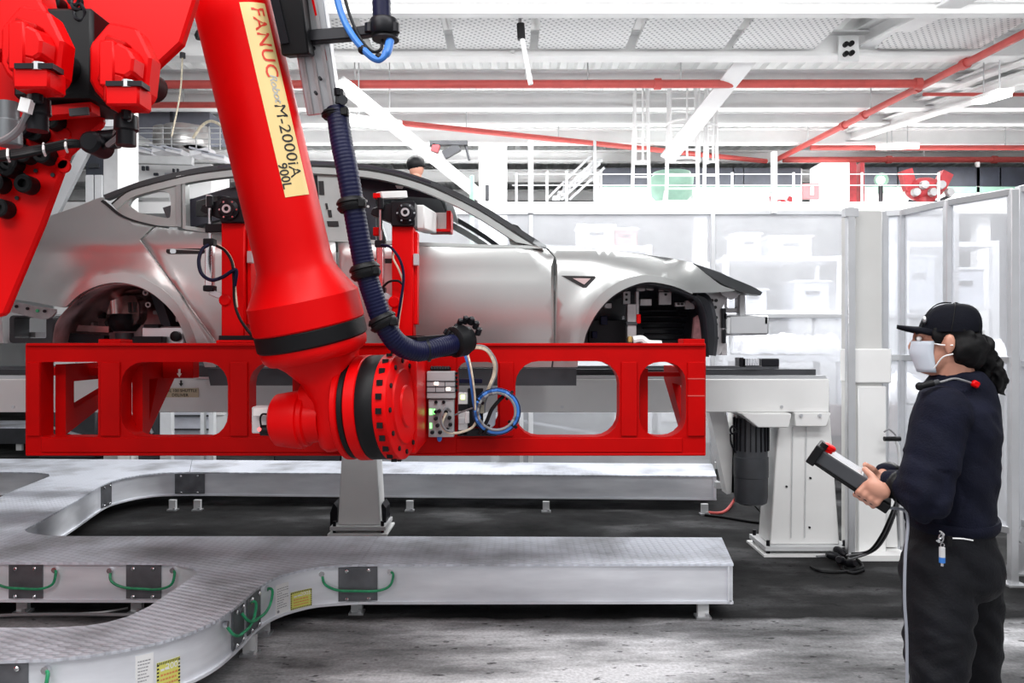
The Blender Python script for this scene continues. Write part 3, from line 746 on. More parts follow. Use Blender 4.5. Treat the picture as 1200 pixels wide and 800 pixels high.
# left clamp: arm running into the rear window, small bracket
MB().bar(P(262, 240, CY + .02), P(236, 245, CY + .5), .06, .09).build('clamp_arm', BLKM, grip, bev=.004)
fbox(240, 262, 266, 272, CY - .04, .07, 'bracket_arm', BLKM); fbox(241, 228, 247, 242, CY - .03, .03, 'sensor', ALUP)
# right clamp: top bar and white channel arm ending in a red pad
MB().bar(P(444, 229, CY - .02), P(474, 228, CY + .1), .05, .035).build('top_bar', WHT, grip, bev=.003)
fbox(437, 226, 446, 232, CY - .03, .03, 'bar_end', RED)
arm_ = MB().bar(P(488, 254, CY + .02), P(506, 262, 4.62), .08, .12).build('channel_arm', WHT, grip, bev=.006)
MB().box(P(515, 261, 4.62), (.13, .10, .11)).build('pad_arm', WHT, arm_, bev=.005)
pd = MB().box(P(527, 261, 4.60), (.028, .14, .125)).build('pad', RED, arm_, bev=.004)
MB().box(P(516, 271.5, 4.56), (.13, .12, .018)).build('pad_edge', RED, arm_, bev=.003)
fbox(437, 266, 446, 276, CY, .03, 'sensor', FRED)
# hoses of the clamps
def hose(pts, r, m, name='hose', n=8, sub=6): return MB().tube([P(*p) for p in pts], r, n, sub).build(name, m, grip)
hose([(447, 287, 3.80), (458, 290, 3.77), (469, 305, 3.75), (473, 325, 3.75), (470, 350, 3.75), (466, 375, 3.76), (464, 396, 3.76)], .007, HOSE)
hose([(462, 295, 3.79), (461, 303, 3.77), (467, 315, 3.76), (472, 330, 3.755), (471, 350, 3.755), (467, 378, 3.765), (466, 396, 3.77)], .005, CREAM)
hose([(449, 336, 3.80), (456, 330, 3.78), (466, 329, 3.77), (472, 333, 3.76)], .006, BLACK)
hose([(244, 287, 3.80), (237, 292, 3.77), (233, 305, 3.75), (236, 320, 3.74), (247, 328, 3.74), (260, 325, 3.73), (273, 317, 3.73), (277, 318, 3.735), (275, 335, 3.74)], .009, HOSE)
hose([(254, 288, 3.80), (264, 294, 3.76), (272, 308, 3.74), (274, 330, 3.74), (275, 355, 3.74), (282, 375, 3.72), (296, 394, 3.68), (306, 404, 3.58)], .007, BLACK)
hose([(256, 287, 3.80), (267, 296, 3.76), (274, 312, 3.745), (276, 340, 3.745), (278, 360, 3.74)], .0045, CREAM)

# electronics on the frame: valve block, connector block, loose cables and the coiled blue line
EY = FY - .02
vg = mat('valve_grey', (.42, .43, .44), .5, var=.1); WARM = mat('lamp_warm', (1.0, .85, .75), .4, emit=3.0, var=0); LGRN = mat('lamp_green', (.25, 1.0, .25), .4, emit=2.0, var=0)
vb = thing('valve_block', 'grey valve block with small lit lamps screwed to the red frame', 'valve block', P(517, 512, EY))
def eb(x0, y0, x1, y1, d, name, m, parent=vb, off=0.0, bev=.003): return fbox(x0, y0, x1, y1, EY - d - off, d, name, m, parent, bev)
eb(500, 435, 533, 467, .06, 'module', vg); eb(500, 446, 533, 447.3, .062, 'joint', DKG, bev=0); eb(500, 452.5, 533, 453.5, .062, 'joint', DKG, bev=0); eb(500, 459, 533, 460, .062, 'joint', DKG, bev=0)
for x in (510, 521): eb(x, 447.5, x + .8, 459, .061, 'joint', DKG, bev=0)
for x, y in ((511, 449), (525, 455.5)): eb(x - 2, y - 1.5, x + 2.5, y + 2, .064, 'status_lamp', WARM, bev=0)
eb(504, 430, 528, 434, .03, 'terminal_strip', BLACK)
for k in range(7): eb(505 + k * 3.2, 429, 507 + k * 3.2, 432, .034, 'terminal', DKG, bev=0)
for k in range(5): eb(533, 436 + k * 5, 536, 439 + k * 5, .04, 'plug', BLACK)
cbk = eb(502, 468, 532, 512, .05, 'connector_block', vg)
for x0, y0, x1, y1 in ((503, 479, 507, 486), (508, 479, 510, 485), (503.5, 495.5, 506, 502)): eb(x0, y0, x1, y1, .052, 'status_lamp', LGRN, bev=0)
for x, y in ((511, 482), (515, 481), (523, 482), (520, 489), (527, 489), (511, 490), (513, 498), (528, 497), (507, 506), (516, 506), (524, 503)):
    p = P(x, y, EY - .05); MB().lathe(p, (0, -1, 0), [(0, .009), (.022, .009), (.024, .006)], 10).build('connector', BLKM, cbk)
for x, y, m in ((515, 513, BLUE),): p = P(x, y, EY - .03); MB().ell(p, (.012, .012, .018), 8, 6).build('blue_fitting', BLUE, cbk)
for x in (511, 520): p = P(x, 471, EY - .05); MB().cyl(p, p + Vector((0, -.006, 0)), .008, 8).build('screw', BLKM, cbk)
rb = thing('relay_unit', 'pale relay unit with dark plugs sitting right of the valve block', 'relay', P(556, 508, EY))
eb(537, 460, 548, 510, .05, 'body', PALE, rb); eb(537, 473, 549, 482, .052, 'seam', BLKM, rb); eb(540, 462.5, 544.5, 468, .054, 'lamp', mat('lamp_yellowgreen', (.8, 1, .35), .4, emit=1.8, var=0), rb, bev=0)
eb(548, 455, 566, 500, .04, 'terminal_bank', BLKM, rb); eb(545, 482, 550, 496, .056, 'plug', WST, rb); eb(537, 489, 545, 497, .055, 'plug', ALUP, rb)
eb(538, 444, 565, 449, .05, 'cover', HOSE, rb); eb(536, 503, 582, 511, .05, 'base', BLKM, rb)
MB().prism([P(569, 492, EY - .05), P(577, 475, EY - .05), P(582, 476, EY - .05), P(580, 498, EY - .05), P(572, 505, EY - .05)], (0, .04, 0)).build('cover_plate', PALE, rb, bev=.003)
coil = thing('cable_harness', 'coil of bright blue cable with cream and grey leads on the red frame', 'cables', P(582, 508, 3.5))
def cable(pts, r, m, name, sub=7, n=7): return MB().tube([P(*p) for p in pts], r, n, sub).build(name, m, coil)
for i, (r, y, m) in enumerate(((.094, 3.46, BLUE), (.086, 3.485, BLUE), (.10, 3.49, BLUE), (.09, 3.505, BLUE), (.083, 3.45, GREYC), (.101, 3.47, BLACK))):
    c = P(582, 482, y); pts = [c + Vector((r * math.cos(2 * PI * k / 28) * 1.02, .008 * math.sin(3 * k), r * math.sin(2 * PI * k / 28))) for k in range(28)]
    MB().tube(pts, .0085 if m is BLUE else .006, 8, 0, True).build('cable_loop', m, coil)
for a in (.9, 2.6, 4.2, 5.6):
    c = P(582, 482, 3.475) + Vector((math.cos(a) * .093, 0, math.sin(a) * .093)); t = Vector((-math.sin(a), 0, math.cos(a)))
    MB().lathe(c - t * .006, t, [(0, .026), (.012, .026)], 12).build('cable_tie', BLACK, coil)
for i in range(4):
    cable([(547, 412 + i * .7, 3.5), (556, 408 - i, 3.46), (570, 411 - i * 1.3, 3.45), (578 + i, 425 - i, 3.46), (578 + i * 1.2, 438, 3.47), (573 + i, 452, 3.48), (566 + i, 470, 3.5), (562 + i * 2, 484, 3.5)], .0045, CREAM if i < 3 else GREYC, 'signal_cable')
cable([(544, 412, 3.5), (550, 432, 3.45), (553, 455, 3.44), (556, 475, 3.45), (562, 490, 3.47)], .008, BLUE, 'blue_cable')
cable([(547, 411, 3.49), (552, 432, 3.43), (556, 460, 3.43), (557, 480, 3.45)], .005, CREAM, 'signal_cable')
cable([(523, 484, 3.50), (520, 490, 3.48), (518, 498, 3.47), (524, 506, 3.47), (537, 507, 3.47), (553, 501, 3.47), (560, 490, 3.48)], .006, CREAM, 'patch_cable')
cable([(528, 482, 3.51), (523, 478, 3.48), (518, 484, 3.46), (517, 494, 3.46), (522, 503, 3.46), (531, 506, 3.47)], .0055, GREYC, 'patch_cable')
cable([(533, 486, 3.51), (545, 481, 3.49), (556, 478, 3.48), (562, 484, 3.49)], .004, GREYC, 'patch_cable')
cable([(568, 500, 3.48), (562, 508, 3.47), (570, 494, 3.46), (576, 480, 3.46), (584, 470, 3.47), (590, 464, 3.48)], .009, BLACK, 'black_cable')
# ------------------------------------------------------------------ the big red robot arm
rob = thing('robot_arm', 'huge red industrial robot arm reaching down with a yellow lettered strip', 'robot arm', (-2.2, 2.6, 0))
# forearm tube, flange and wrist
TA, TB = P(272, 0, 2.86), P(365, 392, 3.06)
ax = (TB - TA); TL = ax.length; ax.normalize()
def al(py):   # distance along the axis whose image lies near row py
    lo, hi = -3.0, TL + 1.0
    for _ in range(40):
        m_ = (lo + hi) / 2; q = TA + ax * m_; y = 400 - FPX * (q.z - CAMZ) / q.y
        if y < py: lo = m_
        else: hi = m_
    return lo
R0 = .1465
tube = MB().lathe(TA, ax, [(-1.35, R0 * 1.12), (-1.3, R0 * 1.14), (al(0), R0 * .985), (al(290), R0), (al(312), R0 * 1.02), (al(322), R0 * 1.10), (al(346), R0 * 1.42), (al(350), R0 * 1.49), (al(380), R0 * 1.5), (al(382), R0 * 1.46)], 64).build('forearm', RED, rob, 24)
MB().lathe(TA, ax, [(al(381), R0 * 1.44), (al(383), R0 * 1.49), (al(399), R0 * 1.49), (al(401), R0 * 1.44)], 64).build('black_ring', BLACK, rob, 40)
MB().lathe(TA, ax, [(al(400), R0 * 1.42), (al(405), R0 * 1.44), (al(412), R0 * 1.40), (al(417), R0 * 1.28)], 48).build('wrist_flange', RED, rob, 40)
# wrist housing below the flange (turns into the fork toward the right disc)
WY = 3.13
def ring(c, u, v, ru, rv, n=28, pw=1.0): 
    return [c + u * (ru * math.copysign(abs(math.cos(2 * PI * k / n)) ** pw, math.cos(2 * PI * k / n))) + v * (rv * math.copysign(abs(math.sin(2 * PI * k / n)) ** pw, math.sin(2 * PI * k / n))) for k in range(n)]
X, Yv, Z = Vector((1, 0, 0)), Vector((0, 1, 0)), Vector((0, 0, 1))
U = ax.cross(Yv).normalized(); U = -U if U.x < 0 else U; V = ax.cross(U)
mb = MB(); rings = []
for px, py, ru, rv in ((366, 396, .195, .19), (368, 410, .19, .185), (378, 424, .145, .165), (388, 440, .115, .155), (396, 460, .105, .15), (399, 490, .10, .145), (398, 514, .075, .12), (397, 522, .05, .08)):
    rings.append(ring(P(px, py, WY), U, V, ru, rv, 28, .8))
mb.loft(rings); mb.build('wrist_housing', RED, rob, 50)
mb = MB(); c = P(402, 476, WY)   # horizontal barrel joining the motor cap and the disc
d = Vector((1, -.10, .03)).normalized()
mb.lathe(c - d * .17, d, [(0, .085), (.02, .118), (.05, .125), (.20, .132), (.27, .165), (.275, .165)], 40); mb.build('wrist_barrel', RED, rob, 45)
mb = MB(); c0 = P(323, 492, WY - .02)
mb.lathe(c0, d, [(0, .09), (.012, .105), (.10, .118), (.118, .118), (.122, .108), (.14, .108), (.145, .095), (.20, .09)], 36); mb.build('wrist_motor_cap', RED, rob, 40)
# disc stack at the right of the wrist
D0 = P(408, 478, 3.14); dd = Vector((1, -.17, .05)).normalized(); RD = .213
def disc(name, t0, t1, r, m, rl=.008, n=56): return MB().lathe(D0, dd, [(t0, r - rl), (t0 + .006, r), (t1 - .006, r), (t1, r - rl)], n).build(name, m, rob, 40)
disc('disc_ring', .0, .030, RD * .98, RED); disc('disc_seal', .028, .058, RD * .965, BLACK); disc('disc_ring', .056, .108, RD, RED); disc('disc_band', .104, .178, RD * .99, BLACK, .004)
fd = disc('mounting_disc', .174, .238, RD * 1.0, RED)
# ring of dark cap screws round the rim and face of the mounting disc
u = dd.cross(Z).normalized(); w = dd.cross(u)
sc0 = None
for k in range(24):
    q = 2 * PI * k / 24; r_ = u * math.cos(q) + w * math.sin(q)
    if sc0 is None:
        sc0 = MB().box((0, 0, 0), (.022, .022, .022)).build('cap_screw', BLACK, fd, 0); sc0.location = D0 + dd * .205 + r_ * (RD - .002)
        ORI[sc0.name] = org(fd)
    else:
        piece(sc0, fd, D0 + dd * .205 + r_ * (RD - .002))
for k in range(12):
    q = 2 * PI * k / 12; r_ = u * math.cos(q) + w * math.sin(q); p = D0 + dd * .238 + r_ * RD * .86
    MB().cyl(p, p + dd * .006, .010, 8).build('face_screw', BLACK, fd)
p = D0 + dd * .236
MB().lathe(p, dd, [(0, RD * .72), (.010, RD * .70), (.012, RD * .4), (.02, RD * .38)], 40).build('adapter', RED, fd)
# adapter block that carries the gripper behind the disc
a = D0 + dd * .26
MB().box((a.x - .005, 3.41, a.z - .01), (.045, .42, .40)).build('adapter_block', RED, rob, bev=.008)
MB().box((P(390, 0, 3.4).x, 3.40, P(0, 470, 3.4).z), (.26, .36, .30)).build('adapter_block', FRED, rob, bev=.01)
# white-and-black sensor unit left of the motor cap
su = MB().box(P(309, 491, 3.2), (.075, .08, .11)).build('sensor_unit', PALE, rob, bev=.005)
MB().box(P(309, 482, 3.15), (.07, .05, .03)).build('bracket', WHT, su); MB().lathe(P(306, 504, 3.14), (1, 0, 0), [(0, .022), (.035, .022), (.037, .03), (.055, .03)], 14).build('plug', BLACK, su); MB().ell(P(304, 503, 3.12), (.008, .008, .008), 8, 6).build('lamp', mat('lamp_red', (1, .1, .1), .4, emit=2.5, var=0), su)
MB().tube([P(306, 500, 3.12), P(305, 490, 3.11), P(308, 485, 3.11), P(316, 486, 3.12)], .004, 6, 4).build('lead', BLACK, su)

# yellow strip with the robot's name along the right side of the forearm
sideU = ax.cross(Vector((0, -1, 0))).normalized()
if sideU.x < 0: sideU = -sideU
frontV = sideU.cross(ax).normalized()
if frontV.y > 0: frontV = -frontV
def rad_at(s):
    return R0 * (.985 + .015 * s / max(.01, al(290)))
def onT(s, th, k=0.0): return TA + ax * s + (frontV * math.cos(th) + sideU * math.sin(th)) * (rad_at(s) + k)
s0, s1 = al(18), al(236)
TH0, TH1 = math.radians(23), math.radians(63)
mb = MB(); n, m_ = 40, 8; vs = []; fs = []
for i in range(n + 1):
    for j in range(m_ + 1): vs.append(onT(s0 + (s1 - s0) * i / n, TH0 + (TH1 - TH0) * j / m_, .0015))
for i in range(n):
    for j in range(m_): fs.append((i * (m_ + 1) + j, i * (m_ + 1) + j + 1, (i + 1) * (m_ + 1) + j + 1, (i + 1) * (m_ + 1) + j))
STR = mat('strip_yellow', (.82, .62, .28), .35, var=.03)
strp = mb.add(vs, fs).build('name_strip', STR, rob); strp['label'] = 'yellow strip lettered in red and black'
thm = math.radians(46)
INKR = mat('ink_red', (.70, .05, .03), .5, var=0); INKG2 = mat('ink_silver', (.42, .43, .42), .5)
SL = s1 - s0
def tx(body, frac, size, m, th=thm, sp=1.0, sh=0.0, bo=.010):
    f = lambda x, y: onT(s0 + SL * frac + x, th + y / R0, .003)
    return lettering(body, size, f, 'lettering', m, strp, 'LEFT', sp, sh, bo)
tx('FANUC', .02, .072, INKR, sp=1.08); tx('Robot', .362, .044, INKG2, sh=.25, sp=.9); tx('M-2000iA', .515, .068, INK, sp=1.0, bo=0); tx('900L', .82, .048, INK, th=math.radians(29), sp=1.0)

# dress pack: silver slide, black box, hose with collars
sl = MB().bar(P(345, -60, 2.82), P(378, 134, 2.98), .11, .05, (0, -1, 0)).build('slide_profile', ALUP, rob, bev=.004)
for o in (0, 12, 25):
    MB().bar(P(334 + o, -60, 2.79), P(368 + o - 2 if o == 25 else 366 + o, 134, 2.95), .012, .018, (0, -1, 0)).build('groove', mat('slide_grey', (.45, .42, .43), .4, metal=.5), sl)
MB().bar(P(368, -60, 2.83), P(395, 132, 2.99), .03, .07, (0, -1, 0)).build('slide_rail', ALUP, sl, bev=.003)
MB().bar(P(360, -30, 2.80), P(386, 85, 2.93), .008, .02, (0, -1, 0)).build('red_edge', RED, sl)
for k, (px, py) in enumerate(((369, 58), (376, 93), (371, 110))):
    p = P(px, py, 2.80 + .1); MB().cyl(p, p + Vector((0, -.02, 0)), .006, 8).build('screw', BLKM, sl)
MB().bar(P(336, -40, 2.76), P(350, 66, 2.84), .10, .10, (0, -1, 0)).build('black_box', BLACK, rob, bev=.006)
MB().bar(P(324, 0, 2.76), P(336, 52, 2.8), .03, .06, (0, -1, 0)).build('black_bracket', BLKM, rob)
hs = [(395, 128, 2.95), (400, 165, 2.93), (407, 200, 2.92), (414, 240, 2.92), (421, 280, 2.93), (428, 315, 2.94), (437, 345, 2.95), (449, 377, 2.97), (466, 402, 3.0), (488, 411, 3.06), (512, 407, 3.14), (532, 402, 3.22)]
hp = spline([P(*q) for q in hs], 10)
def corr(t): return .0435 + .0016 * math.sin(t * 640)
hsp = spline(hp, 4)
dh = MB().tube(hsp, lambda t: .042 + .0007 * math.sin(t * 2 * PI * 95), 16).build('dress_hose', HOSE, rob, 60)
def collar(px, py, Y, dx, dy, r=.058, L=.06):
    c = P(px, py, Y); dv = (P(px + dx, py + dy, Y) - c).normalized()
    k = MB().lathe(c - dv * L / 2, dv, [(0, r * .82), (.012, r * .98), (L * .35, r), (L * .4, r * .9), (L * .6, r * .9), (L * .65, r), (L - .012, r * .98), (L, r * .82)], 20).build('hose_collar', BLACK, rob, 40)
    MB().box(c + Vector((.045, -.03, 0)), (.03, .03, .03)).build('clip', BLACK, k, bev=.004)
collar(412, 240, 2.92, 7, 40, .057, .05); collar(428, 318, 2.94, 8, 32, .060, .055); collar(449, 377, 2.97, 14, 28, .058, .05); collar(392, 134, 2.95, 4, 30, .050, .03)
e = P(536, 400, 3.24); ev = (P(556, 396, 3.3) - P(520, 404, 3.18)).normalized()
he = MB().lathe(e - ev * .03, ev, [(0, .05), (.01, .066), (.06, .068), (.065, .058), (.09, .056), (.095, .03)], 20).build('hose_end', BLACK, rob, 40)
mb = MB()
for k in range(9):
    q = k * .5 + .2; c = e + ev * .05 + Vector((math.cos(q) * .05, -.02, math.sin(q) * .06 + .01)); mb.lathe(c, (.3, -.5, .8), [(0, .013), (.03, .013), (.034, .008)], 8)
stuff(mb.build('gland', BLKM, he)); 
for k in range(5):
    MB().box(P(522 + k * 3.5, 388 + k * 2.4, 3.2), (.011, .02, .024), Matrix.Rotation(.5, 3, 'Y')).build('rib', BLKM, he, bev=.002)
MB().bar(P(486, 408, 3.05), P(540, 403, 3.26), .03, .09).build('hose_bracket', BLKM, rob)
for px, py in ((500, 410), (488, 410)): 
    c = P(px, py, 3.1); dv = Vector((1, .2, .1)).normalized(); MB().lathe(c, dv, [(0, .048), (.012, .048)], 16).build('hose_band', BLKM, rob)
# black arm holding the upper conduit, blue looping lines
MB().bar(P(362, 44, 2.85), P(412, 40, 2.84), .04, .045).build('holder_arm', BLKM, rob, bev=.004)
MB().bar(P(405, 41, 2.84), P(440, 36, 2.84), .04, .036).build('holder_arm', BLKM, rob, bev=.004)
hc = MB().lathe(P(450, 42, 2.84), (0, 0, 1), [(0, .05), (.008, .055), (.05, .055), (.058, .05)], 20).build('holder_clamp', BLKM, rob, 40)
for dx in (-17, 13): MB().cyl(P(450 + dx, 38, 2.82), P(450 + dx, 28, 2.82), .018, 10).build('clamp_screw', BLKM, hc)
MB().lathe(P(452, 45, 2.84), (0, 0, -1), [(0, .05), (.006, .05)], 18).build('clamp_lip', BLKM, hc)
MB().tube([P(448, -80, 2.84), P(447, 0, 2.84), P(449, 40, 2.84)], lambda t: .034 + .001 * math.sin(t * 260), 14, 14).build('conduit', HOSE, rob, 60)
MB().tube([P(388, -40, 2.82), P(398, 10, 2.81), (P(412, 40, 2.79)), P(430, 62, 2.78), P(443, 70, 2.78), P(453, 62, 2.79), P(457, 48, 2.82)], lambda t: .0125 if t < .8 else .016, 10, 8).build('blue_line', BLUE, rob)
MB().tube([P(396, -40, 2.83), P(408, 12, 2.82), P(422, 45, 2.8), P(436, 60, 2.8), P(446, 58, 2.8), P(448, 47, 2.82)], .006, 8, 8).build('black_line', BLACK, rob)
for px, py in ((425, 58), (444, 68)):
    c = P(px, py, 2.785); MB().ell(c, (.018, .018, .018), 8, 6).build('line_tie', BLACK, rob)
pk = MB().box(P(399, 115, 2.96), (.03, .05, .06)).build('profile_clip', BLKM, rob, bev=.004); MB().cyl(P(402, 117, 2.93), P(402, 117, 2.90), .018, 10).build('knob', DKG, pk)
MB().cyl(P(395, 104, 2.94), P(396, 112, 2.94), .014, 8).build('fitting', BLKM, pk)

# great lever plates, motors and counterweight at the upper left
def plate(name, pts, Y, th, m=RED, bev=.008): return MB().prism([P(a, b_, Y) for a, b_ in pts], (0, th, 0)).build(name, m, rob, 0, bev=bev)
plate('lever_plate', [(96, -90), (250, -90), (228, 0), (212, 50), (178, 82), (150, 110), (110, 110), (80, 60)], 2.42, .04)
plate('lever_plate', [(-90, -90), (97, -90), (110, 60), (120, 145), (80, 181), (50, 262), (34, 300), (5, 369), (-40, 380), (-120, 380)], 2.50, .03)
plate('cover_plate', [(-60, -60), (34, -60), (47, 2), (67, 34), (67, 60), (-60, 60)], 2.28, .10)
# mounting plates carrying chain links
for px, py in ((90, 2), (93, 14), (86, -4)):
    c = P(px, py, 2.30); pts = [c + Vector((math.cos(a) * .016, -.004 * math.sin(2 * a), math.sin(a) * .024)) for a in [2 * PI * k / 14 for k in range(14)]]
    MB().tube(pts, .005, 6, 0, True).build('chain_link', BLKM, rob)
def motor(cx_, cy_, Y, nm):
    s = 1.0
    q = lambda dx, dy, yy=Y: P(cx_ + dx, cy_ + dy, yy)
    oct_ = [(-36, -24), (-13, -51), (20, -44), (37, -9), (32, 34), (20, 46), (-9, 53), (-30, 30), (-36, 18)]
    h = MB().prism([q(a, b_) for a, b_ in oct_], (0, .07, 0)).build('motor_flange', RED, rob, 0, bev=.008)
    hat = [(-6, -22), (8, -22), (24, -14), (31, 0), (29, 20), (18, 27), (-6, 22)]
    A = [q(a, b_) for a, b_ in hat]; c = sum(A, Vector()) / len(A)
    B = [c + (p - c) * .78 + Vector((0, -.055, 0)) for p in A]
    mb = MB(); mb.loft([A, B]); mb.build('motor_cover', RED, h, 0, bev=.006)
    MB().box(q(-9, 2, Y - .03), (.045, .06, .13)).build('cover_ridge', RED, h, bev=.006)
    MB().box(q(-2, -24, Y - .02), (.06, .04, .025), Matrix.Rotation(.35, 3, 'Y')).build('cover_step', FRED, h, bev=.004)
    MB().box(q(-6, 19, Y - .03), (.07, .05, .035), Matrix.Rotation(.3, 3, 'Y')).build('connector_foot', FRED, h, bev=.005)
    MB().box(q(11, 40, Y - .030), (.095, .08, .06)).build('connector_box', RED, h, bev=.006)
    MB().box(q(-4, 36, Y - .03), (.05, .05, .05)).build('connector_recess', FRED, h, bev=.004)
    k = MB().box(q(10, 25, Y - .05), (.10, .05, .014)).build('dark_cap', BLKM, h); MB().lathe(q(10, 27, Y - .06), (0, 0, 1), [(0, .016), (.02, .016)], 10).build('fitting', ALUP, k)
    MB().lathe(q(0, 0, Y + .07), (0, 1, 0), [(0, .045), (.22, .045)], 24).build('motor_body', BLACK, rob)
    # plug and cable below
    g = MB().lathe(q(8, 50, Y + .02), (0, 0, -1), [(0, .020), (.02, .020), (.025, .032), (.065, .034), (.07, .027), (.11, .027)], 16).build('power_plug', BLKM, rob)
    MB().lathe(q(8, 50, Y - .02), (0, 0, -1), [(0, .014), (.03, .014), (.034, .01)], 8).build('gland', BLKM, g)
    return h
motor(36, 56, 2.06, 0); motor(140, 76, 2.20, 0)
MB().box(P(88, 78, 2.42), (.24, .24, .27)).build('gear_housing', BLACK, rob, bev=.01)
MB().bar(P(52, 133, 2.36), P(112, 128, 2.36), .05, .03).build('red_ledge', RED, rob)
MB().bar(P(82, 132, 2.33), P(104, 130, 2.33), .01, .022).build('dark_ledge', DKG, rob)
# big cap screws on the lower lever plate
cs0 = None
for px, py in ((68, 144), (41, 155), (49, 158), (36, 183), (58, 184), (17, 199), (20, 193), (4, 217), (37, 218), (9, 246), (52, 9), (69, 9), (20, 165)):
    p = P(px, py, 2.50)
    if cs0 is None:
        cs0 = MB().lathe((0, 0, 0), (0, -1, 0), [(0, .030), (.045, .030), (.050, .025), (.050, .014), (.03, .012)], 18).build('cap_screw', BLACK, rob); cs0.location = p
    else: piece(cs0, rob, p)
for px, py in ((76, 158), (73, 191), (76, 195), (42, 176)):
    p = P(px, py, 2.50); MB().lathe(p, (0, -1, 0), [(0, .022), (.006, .02)], 14).build('plug_cap', RED, rob)
for px, py in ((20, 232), (28, 205), (42, 200), (62, 205)):
    p = P(px, py, 2.497); MB().lathe(p, (0, -1, 0), [(0, .007), (.003, .007)], 8).build('hole_plug', SEAM, rob)
# cable bundle across the lower plate and motor cables
for k in range(4):
    MB().tube([P(-30, 182 + k * 2, 2.40 - .01 * k), P(15, 177 + k * 2.4, 2.38 - .01 * k), P(50, 172 + k * 1.8, 2.36), P(82, 166 + k * 1.5, 2.36), P(100, 168 + k, 2.37), P(122, 172, 2.36), P(140, 158 - k, 2.3), P(152, 135, 2.26), P(150, 124, 2.25)], .0085, 7, 6).build('motor_cable', BLACK, rob)
for px, py in ((10, 180), (52, 173), (78, 169)):
    MB().tube([P(px - 1, py - 5, 2.37), P(px - 1, py + 3, 2.33), P(px + 1, py + 9, 2.37)], .004, 6, 4).build('cable_tie', WST, rob)
MB().tube([P(-20, 168, 2.2), P(5, 164, 2.14), P(22, 152, 2.1), P(30, 138, 2.06), P(34, 125, 2.05), P(38, 105, 2.04)], .010, 8, 6).build('motor_cable', GREYC, rob)
MB().box(P(31, 124, 2.03), (.028, .02, .036), Matrix.Rotation(.25, 3, 'Y')).build('cable_tag', WST, rob)
MB().tube([P(126, 170, 2.3), P(140, 158, 2.24), P(150, 143, 2.20), P(153, 128, 2.2)], .007, 8, 6).build('motor_cable', GREYC, rob)
MB().lathe(P(122, 174, 2.42), (0, -1, 0), [(0, .034), (.08, .034), (.09, .025)], 16).build('connector_housing', BLKM, rob)
MB().lathe(P(104, 166, 2.40), (1, 0, .1), [(0, .03), (.09, .03)], 14).build('connector_housing', BLKM, rob)
MB().lathe(P(10, 120, 2.2), (0, 0, -1), [(0, .028), (.05, .028), (.055, .034), (.12, .036), (.125, .03)], 18).build('power_plug', mat('plug_grey', (.16, .17, .18), .4, metal=.5), rob)
MB().lathe(P(32, 152, 2.46), (0, -1, 0), [(0, .03), (.04, .03), (.045, .02)], 12).build('cable_gland', BLKM, rob)
# robot shoulder, upper arm and pedestal outside the picture, standing on the floor
MB().box((-2.75, 2.9, 3.1), (1.3, .7, 1.0)).build('shoulder_housing', RED, rob, bev=.05, seg=2)
MB().lathe((-3.3, 2.9, 0), (0, 0, 1), [(0, .55), (.06, .55), (.08, .45), (1.2, .42), (1.25, .38), (2.7, .34)], 32).build('pedestal', RED, rob)
f0 = TA + ax * -1.3
MB().cyl((-2.3, 2.9, 3.3), f0 + Vector((-.05, 0, 0)), .26, 24).build('elbow_housing', RED, rob)
# ------------------------------------------------------------------ the bare car body
CM = 5.07    # middle plane of the car
SHELL = mat('bare_car_metal', (.64, .655, .645), .33, metal=.88, var=.05, ns=1.5, rv=.05)
FRAMEM = mat('primed_frame', (.50, .53, .52), .42, metal=.55, var=.08, ns=6)
DRAIL = mat('roof_rail_dark', (.085, .09, .095), .36, metal=.6, var=.15)
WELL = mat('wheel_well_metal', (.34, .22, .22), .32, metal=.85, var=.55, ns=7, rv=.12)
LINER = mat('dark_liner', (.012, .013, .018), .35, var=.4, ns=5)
BRKT = mat('bracket_steel', (.42, .40, .41), .4, metal=.6, var=.25, ns=12)
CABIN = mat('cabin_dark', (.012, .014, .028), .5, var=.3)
car = thing('car_body', 'bare silver car body shell without wheels or glass above the white rail', 'car', (-.7, CM, 1.3))
def itp(tab, x):
    if x <= tab[0][0]: return tab[0][1]
    for (a, b_), (c, d_) in zip(tab, tab[1:]):
        if x <= c:
            t = (x - a) / (c - a); return b_ + (d_ - b_) * t
    return tab[-1][1]
HOODT = [(630, 283), (640, 288.5), (665, 290.5), (690, 291), (740, 296), (790, 303), (812, 308), (845, 322), (893, 343)]
ARCH = ((140, 402, 83), (752, 402, 76))
def carY(px, py):
    y = 4.15
    if py < 292: y += (292 - py) * .0036 + max(0, 283 - py) * .0006
    if py > 322: y += ((py - 322) / 108) ** 1.8 * .085
    if 318 < py < 326 and 230 < px < 640: y += .006 * math.sin((py - 318) / 8 * PI)
    if px > 690: y += ((px - 690) / 203) ** 2 * .34
    if px < 110: y += ((110 - px) / 120) ** 2 * .22
    if px > 636 and py < 330:
        d_ = max(0, 26 - (py - itp(HOODT, px))) / 26; y += d_ * d_ * .10 * max(0, min(1, 1 - (px - 780) / 40))
    if px < 300 and 262 < py < 292: y -= .012 * math.sin((py - 262) / 30 * PI)
    for cx_, cy_, r in ARCH:
        q = math.hypot(px - cx_, (py - cy_) * 1.02) - r
        if q < 34: y -= .030 * (1 if q < 6 else max(0, 1 - (q - 6) / 28) ** 2)
    return y
def cf(px, py): return P(px, py, carY(px, py))
def far(o, name=None):
    "the same panel on the far side of the body (mirrored mesh)"
    me = o.data.copy(); off = org(o)
    for v in me.vertices: v.co.y = 2 * CM - 2 * off.y - v.co.y
    me.flip_normals()
    n = bpy.data.objects.new(o.name.split('.')[0], me); COL.objects.link(n); n.parent = car; ORI[n.name] = org(car); return n
